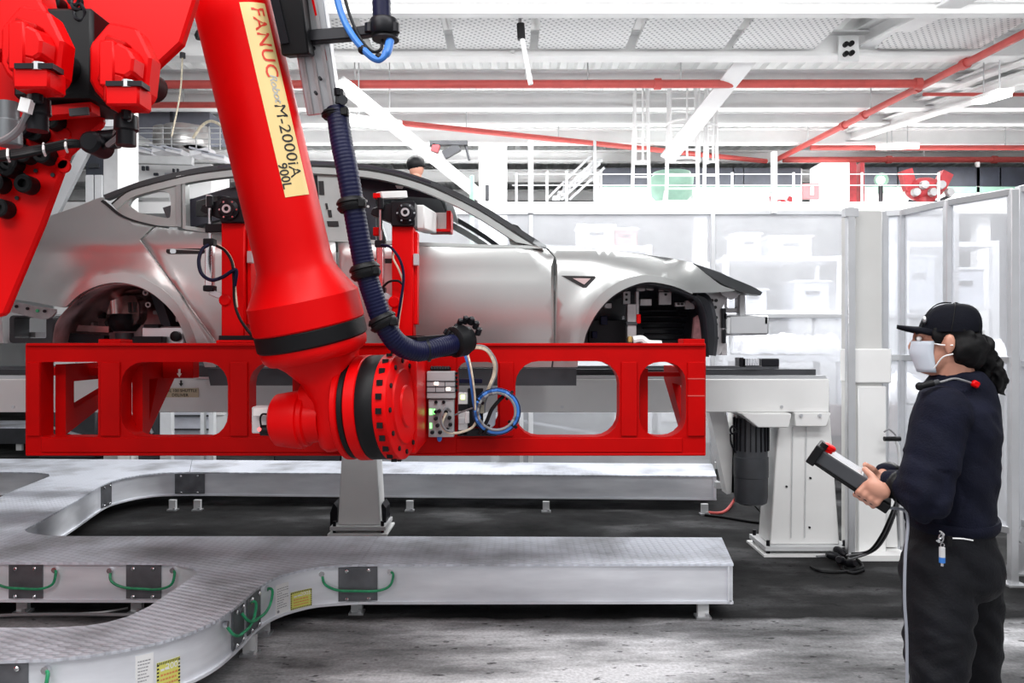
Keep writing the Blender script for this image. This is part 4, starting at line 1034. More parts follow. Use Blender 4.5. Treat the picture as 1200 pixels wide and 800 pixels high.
def panel(name, outl, m=SHELL, holes=(), step=9, th=.012, off=0.0, mirror=True, fn=None):
    f = fn or (lambda u, v: cf(u, v) + Vector((0, off, 0)))
    o = skin(name, outl, f, th, m, car, holes, step, thv=(0, 1, 0), smooth=50)
    if mirror: far(o)
    return o
R_OUT = [(72, 360), (76, 354), (87, 342), (107, 327.5), (130, 320.5), (155, 321), (180, 332), (200, 347), (220, 375), (231, 402)]
R_IN = [(78, 359), (95, 344), (117, 334), (140, 331), (165, 336.5), (187, 350), (207, 372), (219, 402)]
F_OUT = [(678, 402), (685, 374), (700, 348), (725, 330), (752, 322.3), (780, 325.5), (800, 333), (812, 343)]
F_IN = [(684, 402), (688, 388), (700, 366), (718, 347), (740, 335), (762, 330.5), (790, 335.5), (811, 344.5)]
c2 = lambda p, s_=4: curve2(p, s_)
# panels; every cut line is a narrow real gap
roof_top = [(28, 262), (55, 252), (90, 240), (120, 228), (145, 218.5), (170, 210), (220, 198), (262, 192), (300, 188.5), (340, 187.5), (380, 188), (430, 192), (470, 200), (510, 213), (560, 237), (600, 262), (641, 288)]
qp = c2([(-8, 285), (20, 268), (28, 264.5), (55, 254), (90, 242), (119, 231), (122, 239)]) + c2([(122.5, 239.5), (138, 251.5), (160, 259.5), (180, 264.5)]) + [(163.5, 280.5), (252, 402)] + [(252, 430), (240, 430), (231, 402)] + c2(R_OUT)[::-1][1:] + [(66, 359), (45, 355), (14, 350), (-4, 330)]
panel('rear_quarter', qp)
panel('wheel_arch_lip', c2(R_OUT) + [(219, 402)] + c2(R_IN)[::-1][1:] , step=None, off=-.004, th=.03)
rd = c2([(182.5, 265.5), (215, 270), (250, 274), (300, 278.5), (350, 281.5), (392.5, 283.5)]) + [(394, 320), (397, 405), (397, 430), (272, 430), (254.5, 402), (165.5, 280.5)]
rdo = panel('rear_door', rd)
fd_ = c2([(396, 283.6), (440, 286), (490, 288.2), (560, 290.6), (640, 291.5)]) + [(649.5, 301), (649.2, 402), (646, 430), (400, 430), (399, 405), (396.5, 320)]
fdo = panel('front_door', fd_)
ff = [(650.7, 301), (642, 290.8)] + c2([(643, 289.5), (665, 290.8), (690, 291.4), (740, 296.4), (790, 303.4), (811, 308)]) + c2([(812, 308.5), (828, 321), (845, 334), (860, 339), (858, 341), (835, 342.5), (813, 343)]) + c2(F_OUT)[::-1][1:] + [(677, 430), (648, 430), (650.7, 402)]
panel('front_fender', ff)
panel('wheel_arch_lip', c2(F_OUT) + c2(F_IN)[::-1], step=None, off=-.004, th=.03)
panel('sill', [(240, 431.5), (676, 431.5), (676, 452), (244, 452)], MOTG, step=30, off=.03, th=.08)
# roof and pillars: dark outer rail, lighter flange below it
def offs(pts, d):
    out = []
    for i, p in enumerate(pts):
        a, b_ = pts[max(0, i - 1)], pts[min(len(pts) - 1, i + 1)]; t = Vector((b_[0] - a[0], b_[1] - a[1])).normalized(); out.append((p[0] - t.y * d, p[1] + t.x * d))
    return out
RT = c2(roof_top[3:], 3); 
panel('roof_rail', RT + offs(RT, 5.5)[::-1], DRAIL, step=None, th=.05, fn=lambda u, v: cf(u, v) + Vector((0, .01, 0)))
RT2 = c2([(126, 233.5)] + roof_top[4:], 3); q1 = offs(RT2, 6.2); q2 = offs(RT2, 8.4)
panel('roof_groove', q1 + q2[::-1], SEAM, step=None, th=.03, mirror=False)
q1 = offs(RT2, 8.2); q2 = offs(RT2, 15.5)
q2[-1] = (636, 291); q2[-2] = (628, 288)
panel('door_frame_top', q1 + q2[::-1], FRAMEM, step=None, th=.05)
# rear quarter glass frame, door frame uprights, beltline flange
qw = c2([(149, 240), (153, 233), (165, 226.5), (182, 223.5), (195, 225), (198.5, 232), (198.5, 250), (195, 255), (178, 252), (160, 248.5)], 4)
qo = c2([(129, 238), (145, 225.5), (165, 217), (185, 211), (210, 205.5)]) + [(211, 265.5), (182, 263.5)] + c2([(182, 263.5), (160, 258.5), (140, 251)])
panel('quarter_window_frame', qo, FRAMEM, [qw], step=None, off=.014, th=.03)
panel('door_frame_post', [(206, 206), (211.5, 205), (212, 266), (206, 265)], SHELL, step=None, off=.004, th=.05)
panel('door_frame_post', [(212.5, 205), (216, 204.5), (217, 268), (213, 267)], FRAMEM, step=None, off=.01, th=.06)
panel('beltline_flange', c2([(216, 264), (250, 268.5), (300, 273), (350, 276.5), (400, 279), (490, 283.5), (560, 286), (630, 287.5)], 3) + c2([(636, 291), (560, 289.6), (490, 287.4), (400, 283), (350, 280.5), (300, 277.5), (250, 273), (216, 268.5)], 3), FRAMEM, step=None, off=.006, th=.06)
panel('window_trim', c2([(118, 236), (124, 240.5), (140, 253), (160, 260.3), (183, 265.4)]) + c2([(183, 263.8), (160, 258.3), (141, 250.5), (127, 239), (121, 234)]), SEAM, step=None, off=-.003, th=.02)
# B pillar with its slots
bp_ = panel('center_pillar', [(370, 200), (404, 200), (410, 282), (376, 282)], FRAMEM, step=20, off=.03, th=.10)
for x0, y0, x1, y1 in ((373, 212, 379, 228), (381, 238, 383.5, 245), (384, 246, 388, 254), (383, 259, 396, 265)):
    MB().prism([P(x0, y0, carY(x0, y0) + .026), P(x1, y0, carY(x1, y0) + .026), P(x1 + 1, y1, carY(x1, y1) + .026), P(x0 + 1, y1, carY(x0, y1) + .026)], (0, .01, 0)).build('slot', SEAM, bp_, 0)
# mirror triangle by the front pillar
panel('mirror_sail', [(601, 262), (607, 264), (626, 286), (630, 291), (616, 291)], SEAM, step=None, off=.01, th=.05)
panel('hinge_bracket', c2([(596, 278), (603, 268), (612, 276), (618, 289), (610, 290), (600, 290)], 3), FRAMEM, step=None, off=.05, th=.04)
# handle recesses, repeater badge, lamp bracket
def inlay(name, pts, m, off=-.004, th=.012, parent=None): 
    return skin(name, pts, lambda u, v: cf(u, v) + Vector((0, off, 0)), th, m, parent or car, (), None, thv=(0, 1, 0), smooth=0)
hnd = inlay('handle_recess', rrect(195, 291, 240, 297.5, 3.2), SEAM)
inlay('handle_pivot', rrect(200, 291.8, 207, 297, 2), CHR, -.008, .006, hnd); inlay('handle_edge', [(196, 290.5), (238, 293.2), (238, 294.2), (196, 292)], FRAMEM, -.006, .006, hnd)
hnd = inlay('handle_recess', rrect(428, 303, 474, 308.5, 2.6), SEAM); inlay('handle_pivot', rrect(434, 303.6, 441, 308, 2), CHR, -.008, .006, hnd)
bd = inlay('side_badge', [(658, 323), (697, 323.5), (698, 325.5), (687, 337), (683, 337)], SEAM, -.004, .015)
inlay('badge_inset', [(671, 326), (692, 326.3), (684.5, 333.5)], mat('badge_pale', (.55, .42, .42), .4, metal=.5), -.010, .008, bd)
br = inlay('lamp_bracket', c2([(14, 356), (18, 354), (45, 359.5), (63, 362), (60, 370), (50, 374), (30, 370), (12, 366)], 2), BRKT, .01, .02)
for x, y, m in ((20, 359, BLKM), (33, 361.5, BLKM), (44.5, 364, GREEN), (53, 364.5, BLKM)): p = P(x, y, carY(x, y) + .012); MB().cyl(p, p + Vector((0, -.01, 0)), .009, 8).build('hole', m, br)
# rear bumper frame
bf = panel('bumper_frame', rrect(3, 369, 54, 402, 4, 2), DKG, [rrect(8.5, 371, 46.5, 396, 2, 2)], step=None, off=.06, th=.14)
MB().prism([P(2, 364, 4.5), P(-14, 372, 4.6), P(-14, 402, 4.6), P(4, 402, 4.5)], (0, .9, 0)).build('rear_crossbar', PALE, car)
MB().box(P(30, 392, 4.62), (.18, .1, .03)).build('inner_tab', BRKT, car)
# boot lid, roof, hood: sheets spanning the whole width
def span(name, edge, lift, m, n=14, th=.012, inset=0.0):
    "edge: near-side edge points in the picture; lofted across to the mirrored edge with a crown"
    mb = MB(); E = []
    for px, py, ex in edge:
        p = cf(px, py); p.y += ex + inset; E.append(p)
    A = []; 
    for p in E:
        row = []
        for k in range(n + 1):
            t = k / n; row.append(Vector((p.x, p.y + (2 * CM - 2 * p.y) * t, p.z + lift * math.sin(PI * t) ** .7)))
        A.append(row)
    vs = [q for r in A for q in r] + [q - Vector((0, 0, th)) for r in A for q in r]; w = n + 1; h = len(A); o = w * h; fs = []
    for i in range(h - 1):
        for j in range(n):
            a = i * w + j; fs.append((a, a + 1, a + w + 1, a + w)); fs.append((o + a, o + a + w, o + a + w + 1, o + a + 1))
    for j in range(n):
        fs.append((j, o + j, o + j + 1, j + 1)); a = (h - 1) * w + j; fs.append((a, a + 1, o + a + 1, o + a))
    for i in range(h - 1):
        a = i * w; fs.append((a, a + w, o + a + w, o + a)); a += n; fs.append((a, o + a, o + a + w, a + w))
    mb.add(vs, fs); return mb.build(name, m, car, 50)
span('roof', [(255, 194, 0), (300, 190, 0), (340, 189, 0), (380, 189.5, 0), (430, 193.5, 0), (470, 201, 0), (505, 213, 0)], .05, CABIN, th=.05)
span('boot_lid', [(-4, 296, 0.05), (4, 280, 0.02), (20, 268, 0), (36, 260.5, 0), (62, 252, 0)], .05, SHELL)
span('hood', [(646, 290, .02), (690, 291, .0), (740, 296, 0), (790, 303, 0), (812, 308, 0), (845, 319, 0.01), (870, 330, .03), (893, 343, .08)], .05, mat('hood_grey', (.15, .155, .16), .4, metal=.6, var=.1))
skin('hood_edge', c2([(812, 308.5), (845, 321), (880, 335), (893, 342.5)], 3) + [(891, 346), (880, 345)] + c2([(868, 342), (846, 332), (828, 320.5)], 3), lambda u, v: cf(u, v) + Vector((0, -.006, 0)), .10, DRAIL, car, (), None, thv=(0, 1, 0))
skin('hood_seal', [(820, 314), (845, 327), (868, 338), (884, 343.5), (870, 343), (846, 332.5), (828, 321)], lambda u, v: cf(u, v) + Vector((0, .012, 0)), .02, SEAM, car, (), None, thv=(0, 1, 0))
skin('headlight_bracket', c2([(845, 337), (866, 342), (870, 345), (862, 350), (850, 345)], 2), lambda u, v: cf(u, v) + Vector((0, .06, 0)), .03, BRKT, car, (), None, thv=(0, 1, 0))
span('windscreen_header', [(503, 212.5, .01), (512, 216, .01), (520, 220, .01)], .05, SHELL, th=.03)
span('cowl', [(628, 286, .03), (646, 291, .03), (652, 296, .05)], .02, DKG)
# front wheel well
Y0 = 4.24
def pxz(px, py, Y): return P(px, py, Y)
def wellsheet(name, inn, depth, m, cx_, cy_, nscale):
    mb = MB(); pts = c2(inn, 3)
    A = [cf(a, b_) + Vector((0, .02, 0)) for a, b_ in pts]; c = P(cx_, cy_, 4.2)
    rings = [A, [p + Vector((0, depth * .5, 0)) + (p - c) * .02 for p in A], [p + Vector((0, depth, 0)) - (p - c) * .08 for p in A]]
    n = len(A); vs = [p for r in rings for p in r]; fs = []
    for j in range(2):
        for i in range(n - 1): fs.append((j * n + i, j * n + i + 1, (j + 1) * n + i + 1, (j + 1) * n + i))
    k = len(vs); vs.append(c + Vector((0, depth, 0)))
    for i in range(n - 1): fs.append((2 * n + i, 2 * n + i + 1, k))
    mb.add(vs, fs); o = mb.build(name, m, car, 60); o.modifiers.new('thick', 'SOLIDIFY').thickness = .008; return o
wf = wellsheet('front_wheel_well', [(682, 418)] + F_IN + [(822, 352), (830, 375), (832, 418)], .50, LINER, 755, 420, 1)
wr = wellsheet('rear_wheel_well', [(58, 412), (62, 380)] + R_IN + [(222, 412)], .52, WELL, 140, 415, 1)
def wbox(x0, y0, x1, y1, Y, d, name, m, parent, bev=.003, rot=0):
    a, b_ = P(x0, y0, Y), P(x1, y1, Y); c = (a + b_) / 2
    return MB().box((c.x, Y + d / 2, c.z), (abs(b_.x - a.x), d, abs(a.z - b_.z)), Matrix.Rotation(rot, 3, 'Y') if rot else None).build(name, m, parent, 30, bev=bev)
for x0, y0, x1, y1 in ((746, 332, 756, 341), (757, 332, 766, 340), (772, 332, 786, 341), (772, 342, 787, 357), (791, 354, 803, 359), (803, 352, 814, 362), (730, 341, 739, 356), (750, 350, 764, 358), (708, 355, 717, 361)):
    b_ = wbox(x0, y0, x1, y1, 4.50, .03, 'tab', BRKT, wf)
    for k in range(2 if x1 - x0 > 10 else 1): MB().cyl(P(x0 + 4 + 7 * k, (y0 + y1) / 2 - 1, 4.50), P(x0 + 4 + 7 * k, (y0 + y1) / 2 - 1, 4.49), .008, 8)
pins = MB()
for x, y in ((749, 336), (760, 336), (776, 336), (783, 336), (780, 345), (795, 356), (799, 356), (734, 345), (734, 351)): p = P(x, y, 4.50); pins.cyl(p, p + Vector((0, -.008, 0)), .008, 8)
stuff(pins.build('hole', SEAM, wf))
wbox(735, 356, 746, 378, 4.34, .05, 'strut_mount', BRKT, wf); wbox(735, 380, 746, 396, 4.34, .05, 'strut_mount', BRKT, wf); wbox(734, 377, 747, 381, 4.33, .06, 'strut_clamp', DKG, wf)
wbox(745, 341, 749, 372, 4.36, .04, 'strut_rod', BRKT, wf); wbox(746, 368, 751, 379, 4.33, .04, 'red_clip', RED, wf); wbox(736, 394, 741, 401, 4.32, .04, 'brass_nut', mat('brass', (.8, .55, .2), .35, metal=.8), wf)
MB().tube([P(742, 398, 4.3), P(752, 397, 4.3), P(760, 402, 4.3), P(775, 403, 4.3)], .02, 8, 5).build('white_hose', WST, wf)
for k in range(6): wbox(750 + k, 362 + k * 7, 809 - k * 2, 365 + k * 7, 4.62, .05, 'liner_rib', BLKM, wf, bev=.008)
wbox(690, 375, 734, 402, 4.55, .08, 'lower_arm', BLKM, wf); wbox(704, 370, 712, 380, 4.50, .05, 'joint', HOSE, wf); wbox(694, 388, 700, 396, 4.5, .05, 'joint', HOSE, wf); wbox(729, 370, 732, 374, 4.5, .04, 'clip', ALUP, wf)
skin('side_member', [(814, 372), (822, 366), (824, 398), (812, 396)], lambda u, v: P(u, v, 4.5), .04, mat('pink_primer', (.45, .22, .23), .5, var=.3, ns=30), car, (), None, thv=(0, 1, 0))
# front end: black arch edge, radiator support with holes, bumper beam
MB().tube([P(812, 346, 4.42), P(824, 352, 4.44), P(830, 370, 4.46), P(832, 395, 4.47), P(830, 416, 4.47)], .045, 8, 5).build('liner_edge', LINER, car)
rs = skin('radiator_support', [(828, 345), (842, 342), (852, 352), (846, 360), (846, 380), (850, 402), (844, 415), (831, 415), (834, 395), (834, 368)], lambda u, v: P(u, v, 4.50), .05, BRKT, car, (), None, thv=(0, 1, 0))
pins = MB()
for x, y in ((839, 352), (839, 372), (839, 380), (839, 388), (840, 396), (834, 352), (838, 360)): p = P(x, y, 4.50); pins.cyl(p, p + Vector((0, -.008, 0)), .010, 8)
stuff(pins.build('hole', SEAM, rs))
for x0, y0, x1, y1 in ((846, 361, 851, 384), (847, 386, 851, 402), (848, 367, 852, 374)): wbox(x0, y0, x1, y1, 4.47, .07, 'bolt_plate', BLKM, rs)
fb = skin('front_bracket', [(850, 343), (873, 345), (874, 371), (866, 371), (866, 366), (852, 366)], lambda u, v: P(u, v, 4.62), .05, BRKT, car, [rrect(852, 348, 864, 361, 2, 2)], None, thv=(0, 1, 0))
wbox(867, 345, 873, 371, 4.58, .05, 'post', PALE, fb)
bb = MB().box((P(873, 0, 4.6).x, CM, P(0, 381, 4.6).z), (.235, 1.1, .115)).build('bumper_beam', ALUP, car, bev=.01)
wbox(896, 371, 901, 380, 4.52, .9, 'beam_lip', ALUP, bb); wbox(851, 372, 856, 391, 4.5, .05, 'beam_end', PALE, bb)
wbox(845, 402, 852, 416, 4.52, .08, 'tow_bracket', BRKT, car)
# rear well: strut tower, brackets, silver box
tw = skin('strut_tower', c2([(130, 350), (150, 346), (160, 350), (163, 365), (158, 380), (128, 384), (122, 378)], 2), lambda u, v: P(u, v, 4.42 + .06 * math.sin((u - 120) * .09)), .10, mat('tower_metal', (.62, .46, .45), .25, metal=.85, var=.3, ns=9), car, (), 6, thv=(0, 1, 0), smooth=60)
for x in (152, 158): MB().bar(P(x, 354, 4.40), P(x + .5, 366, 4.40), .012, .02).build('slot', SEAM, tw)
MB().lathe(P(146, 388, 4.46), (0, 0, 1), [(0, .06), (.03, .085), (.06, .09), (.10, .07)], 18).build('spring_seat', BLKM, tw); MB().lathe(P(146, 402, 4.46), (0, 0, 1), [(0, .05), (.06, .05)], 14).build('spring_cup', DKG, tw)
MB().bar(P(64, 383, 4.45), P(130, 386, 4.45), .05, .035).build('lower_link', WELL, wr); MB().bar(P(76, 395, 4.4), P(125, 398, 4.4), .06, .05).build('lower_link', BLKM, wr)
for px, py, w, h, m in ((88, 375, 8, 26, WELL), (95, 362, 5, 30, WELL), (104, 372, 4, 14, BRKT), (108, 382, 4, 10, BRKT), (118, 362, 7, 22, BLKM), (66, 384, 6, 12, BRKT), (182, 366, 6, 5, BRKT), (190, 367, 4, 7, BRKT), (207, 372, 3, 10, BRKT), (117, 348, 5, 26, WELL), (132, 340, 22, 6, WELL)):
    wbox(px - w / 2, py - h / 2, px + w / 2, py + h / 2, 4.52, .05, 'bracket', m, wr)
for px, py in ((171, 343), (174, 357)): MB().lathe(P(px, py, 4.40), (0, -1, 0), [(0, .016), (.008, .016), (.008, .009), (.002, .009)], 12, False).build('grommet', BRKT, wr)
MB().ell(P(152, 340, 4.5), (.09, .06, .03), 14, 8).build('dome', WELL, wr)
bx = wbox(165, 382, 216, 404, 4.36, .2, 'silver_box', ALU, car, bev=.01)
MB().lathe(P(207, 394, 4.36), (0, -1, 0), [(0, .03), (.02, .03), (.024, .02)], 14).build('socket', BLKM, bx); wbox(168, 380, 186, 384, 4.34, .06, 'strap', BLKM, bx)
wbox(155, 394, 190, 402, 4.3, .06, 'black_clamp', BLKM, car); wbox(115, 397, 142, 404, 4.28, .1, 'red_block', FRED, car)
# inside: floor pan, firewall, far trim seen through the windows
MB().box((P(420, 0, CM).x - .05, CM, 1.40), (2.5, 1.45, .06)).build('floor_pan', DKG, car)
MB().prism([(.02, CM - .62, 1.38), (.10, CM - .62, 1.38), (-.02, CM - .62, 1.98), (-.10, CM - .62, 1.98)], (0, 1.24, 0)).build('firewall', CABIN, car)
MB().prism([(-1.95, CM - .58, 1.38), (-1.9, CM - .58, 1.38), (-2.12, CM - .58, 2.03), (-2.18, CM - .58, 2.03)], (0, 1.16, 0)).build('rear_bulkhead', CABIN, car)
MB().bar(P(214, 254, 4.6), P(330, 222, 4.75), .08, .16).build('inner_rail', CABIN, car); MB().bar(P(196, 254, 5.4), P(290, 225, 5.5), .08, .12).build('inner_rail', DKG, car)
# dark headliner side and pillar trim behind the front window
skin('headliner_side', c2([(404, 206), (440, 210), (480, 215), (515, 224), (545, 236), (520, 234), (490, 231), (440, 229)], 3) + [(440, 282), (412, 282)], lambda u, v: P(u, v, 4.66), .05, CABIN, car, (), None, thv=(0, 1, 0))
for px, py in ((429.5, 235.5), (431.5, 242)): p = P(px, py, 4.66); MB().cyl(p, p + Vector((0, -.006, 0)), .008, 8).build('bright_stud', WST, car)
MB().prism([P(463, 217, 4.64), P(473, 218, 4.64), P(471, 221, 4.64), P(465, 220.5, 4.64)], (0, .01, 0)).build('bright_tab', WST, car)
p = P(455, 254, 4.5); 
# ------------------------------------------------------------------ red pipes under the ceiling
def pipe(label, a, b_, r, hang=(), clamps=()):
    a, b_ = Vector(a), Vector(b_)
    t = thing('sprinkler_pipe', label, 'pipe', (a + b_) / 2, 'red pipes under the ceiling')
    MB().cyl(a, b_, r, 14).build('pipe_run', PIPE, t)
    for k in hang:
        p = a + (b_ - a) * k; MB().cyl(p, (p.x, p.y, 6.05), .012, 6).build('hanger', PALE, t)
    for k in clamps:
        p = a + (b_ - a) * k; d = (b_ - a).normalized(); MB().lathe(p - d * .05, d, [(0, r * 1.35), (.10, r * 1.35)], 14).build('coupling', PIPE, t)
    return t
pipe('thick red pipe running level across the hall behind the arm', P(170, 99, 11.5), P(1080, 98, 11.5), .062, (.27, .49, .57, .69), (.66, .995))
pipe('red pipe running away from the upper right corner under the ceiling', P(1215, 32, 9.5), P(908, 188, 16.4), .055, (.1, .5, .8), (.18, .33, .53, .62))
pipe('thin red pipe branching off level towards the pale lamp', P(1082, 110.5, 12), P(1260, 111, 12), .028)
pipe('upper of the two distant red pipes above the right fence', P(950, 173, 15.3), P(1330, 173, 15.3), .05, (.25, .6))
pipe('lower of the two distant red pipes above the right fence', P(918, 187, 16.3), P(1330, 187, 16.3), .06, (.4, .7), (.3, .6))
pipe('long red pipe slanting from behind the hose to the ladder cages', P(440, 141, 13.5), P(898, 189, 16.4), .05, (.2, .42, .62, .8))
pipe('dark red pipe seen between motor and forearm under the thick one', P(100, 123, 12.6), P(330, 123, 12.6), .05, (.5,))
# hanging leads with little plugs
for i, (px, y0, y1, Y, lb) in enumerate(((214, 62, 160, 10.5, 'thin cord hanging between motor and forearm'), (611, 15, 40, 9.4, 'white cord with a black plug hanging above the red pipe'))):
    t = thing('hanging_lead', lb, 'cord', P(px, y1, Y))
    if i: 
        MB().tube([P(px - 1, y0 - 10, Y), P(px - 2, y0 + 18, Y)], .02, 6).build('cord', GREYC, t); MB().cyl(P(px - 1, 28, Y), P(px, 46, Y), .05, 10).build('plug', BLACK, t); MB().cyl(P(px + 1, 46, Y), P(px + 11, 99, Y), .03, 8).build('cord_sleeve', WST, t)
    else: MB().tube([P(px, y0, Y), P(px - 3, 110, Y), P(px - 13, y1, Y)], .012, 6, 4).build('cord', CREAM, t); MB().cyl(P(px, 62, Y), P(px, 68, Y), .04, 8).build('ceiling_hook', DKG, t)
t = thing('hanging_plug', 'black plug on a wire loop beside the top of the red forearm', 'plug', P(234, 45, 9.3))
MB().lathe(P(233, 36, 9.3), (.15, 0, -1), [(0, .03), (.05, .06), (.1, .05)], 10).build('plug', BLACK, t); MB().tube([P(232, 36, 9.3), P(230, 28, 9.3), P(234, 24, 9.3), P(235, 32, 9.3)], .01, 6, 4).build('loop', GREYC, t)

# linear lamps under the ceiling
LAMP = mat('lamp_diffuser', (1.0, .99, .97), .5, emit=9.0, var=0)
def lamp(label, a, b_):
    a, b_ = Vector(a), Vector(b_)
    t = thing('ceiling_lamp', label, 'lamp', (a + b_) / 2, 'long lamps under the ceiling')
    MB().bar(a + Vector((0, 0, .06)), b_ + Vector((0, 0, .06)), .22, .05).build('housing', WST, t)
    MB().bar(a, b_, .18, .05).build('diffuser', LAMP, t)
    for k in (.2, .8):
        p = a + (b_ - a) * k; MB().cyl(p + Vector((0, 0, .08)), (p.x, p.y, 6.05), .01, 6).build('hanger', PALE, t)
    return t
lamp('lit lamp in front of the thin red branch pipe at right', P(1147, 120, 11.5), P(1178, 111, 10.6))
lamp('lit lamp over the two distant red pipes', P(1032, 174, 15.0), P(1072, 172, 14.0))
lamp('lit lamp over the car roof behind the dress hose', P(408, 142, 11.2), P(468, 150, 11.6))

# ------------------------------------------------------------------ machines on the mezzanine behind the fence
MZ = 3.75
DWIN = mat('dark_opening', (.035, .04, .055), .5, var=.2); PGREEN = mat('pale_green', (.30, .50, .40), .5, var=.1); RROB = mat('faded_red', (.50, .05, .06), .5, var=.3)
def mzp(px, Y=13.0): return P(px, 400, Y).x
def cage(label, px0, px1, Y, top):
    x0, x1 = mzp(px0, Y), mzp(px1, Y)
    t = thing('caged_ladder', label, 'ladder', ((x0 + x1) / 2, Y, MZ), 'white caged ladders on the mezzanine')
    for x in (x0, x1): MB().bar((x - .05 * (1 if x == x0 else -1), Y, MZ), (x, Y, top), .05, .05).build('stile', WST, t)
    n = 9
    for k in range(n):
        z = MZ + .15 + k * (top - MZ - .2) / n; MB().cyl((x0, Y, z), (x1, Y, z), .016, 6).build('rung', WST, t)
    r = (x1 - x0) * .62; c = Vector(((x0 + x1) / 2, Y - .05, 0))
    for k in range(3):
        z = MZ + .8 + k * .62; MB().tube([c + Vector((r * math.cos(a), -abs(r * 1.1 * math.sin(a)), z)) for a in [PI * j / 10 for j in range(11)]], .02, 6).build('hoop', WST, t)
    for a in (.5, 1.57, 2.6): MB().cyl(c + Vector((r * math.cos(a), -r * 1.1 * math.sin(a), MZ + .8)), c + Vector((r * math.cos(a), -r * 1.1 * math.sin(a), top)), .018, 6).build('cage_bar', WST, t)
    return t
cage('left white caged ladder beside the pale green hopper', 744, 758, 12.9, 5.9)
cage('middle white caged ladder in front of the pale green hopper', 784, 815, 12.8, 5.9)
cage('right white caged ladder with the splayed foot near the dark opening', 828, 838, 12.9, 6.0)
hp_ = thing('hopper', 'pale green funnel hopper standing behind the white caged ladders', 'hopper', P(787, 240, 14.0) * Vector((1, 1, 0)) + Vector((0, 0, MZ)))
hx = mzp(787, 14.0)
MB().lathe((hx, 14.0, MZ + .05), (0, 0, 1), [(0, .10), (.12, .12), (.42, .36), (.75, .40), (.80, .34), (.84, .34)], 24).build('funnel', PGREEN, hp_)
for k in range(3):
    q = k * 2.1; MB().bar((hx + .5 * math.cos(q), 14 + .4 * math.sin(q), MZ), (hx + .36 * math.cos(q), 14 + .36 * math.sin(q), MZ + .5), .05, .05).build('leg', PALE, hp_)
kb = thing('kerb_ring', 'round white plinth under the caged ladders', 'plinth', (mzp(785, 13.2), 13.2, MZ))
MB().lathe((mzp(785, 13.0), 13.0, MZ), (0, 0, 1), [(0, .62), (.10, .62)], 32).build('ring', WST, kb)
# stair with handrails
st = thing('steel_stair', 'pale steel stair with handrails on the mezzanine right of the windscreen', 'stair', (mzp(665), 13.4, MZ))
a0, a1 = P(640, 234, 13.4), P(705, 180, 13.4)
for o in (0, 9, 18, 27):
    MB().bar(P(640 + o, 234, 13.4), P(692 + o * .6, 183 + o * .5, 13.4), .04, .045, (0, 1, 0)).build('handrail' if o else 'stringer', PALE, st)
for px in (641, 664, 697): MB().bar(P(px, 236, 13.3), P(px, 200 if px < 690 else 165, 13.3), .05, .05).build('rail_post', PALE, st)
for k in range(9): MB().box(P(652 + k * 6, 232 - k * 5.4, 13.55), (.14, .3, .03)).build('step', PALE, st)
# horizontal guard rail along the mezzanine edge
gr = thing('guard_rail', 'long thin pale guard rail along the mezzanine edge', 'rail', (mzp(800, 12.2), 12.2, MZ))
for py in (204, 217): MB().cyl(P(600, py, 12.2), P(1100, py, 12.2), .010, 6).build('rail', PALE, gr)
for px in (605, 700, 858, 930, 1010, 1100): MB().cyl(P(px, 240, 12.2), P(px, 202, 12.2), .022, 6).build('post', PALE, gr)
def block(name, label, cat, px0, py0, px1, py1, Y, d, m, parts=()):
    a, b_ = P(px0, py0, Y), P(px1, py1, Y)
    t = thing(name, label, cat, ((a.x + b_.x) / 2, Y + d / 2, b_.z))
    MB().box(((a.x + b_.x) / 2, Y + d / 2, (a.z + b_.z) / 2), (b_.x - a.x, d, a.z - b_.z)).build('body', m, t, bev=.01)
    for nm, x0, y0, x1, y1, mm in parts:
        p, q = P(x0, y0, Y), P(x1, y1, Y)
        MB().box(((p.x + q.x) / 2, Y - .01, (p.z + q.z) / 2), (q.x - p.x, .06, p.z - q.z)).build(nm, mm, t, bev=.004)
    return t
S_ = 16.9
block('machine_housing', 'long dark slotted machine housing on the mezzanine behind the ladders', 'machine', 706, 197, 940, 236, 16.0, .8, WST, (('opening', 706, 197, 938, 219, DWIN), ('green_band', 706, 219, 938, 226, PGREEN), ('mullion', 858, 197, 860, 219, WST), ('mullion', 870, 197, 871.5, 219, WST)))
block('machine_housing', 'dark slotted machine housing on the mezzanine above the capped worker', 'machine', 1002, 196, 1230, 236, 16.0, .8, WST, (('opening', 1004, 196, 1228, 219, DWIN), ('green_band', 1004, 219, 1228, 226, PGREEN), ('mullion', 1050, 196, 1052, 219, WST), ('mullion', 1143, 190, 1147, 236, WST), ('mullion', 1170, 196, 1172, 219, WST)))
block('steel_column', 'broad white column on the mezzanine left of the faded red robots', 'column', 962, 190, 996, 236, 13.2, .5, WST)
block('warning_board', 'small faded red board on the mezzanine beside the broad column', 'sign', 941, 215, 960, 233, 13.0, .05, mat('board_pink', (.78, .30, .32), .5), (('pictogram', 949, 219, 953, 229, WST),))
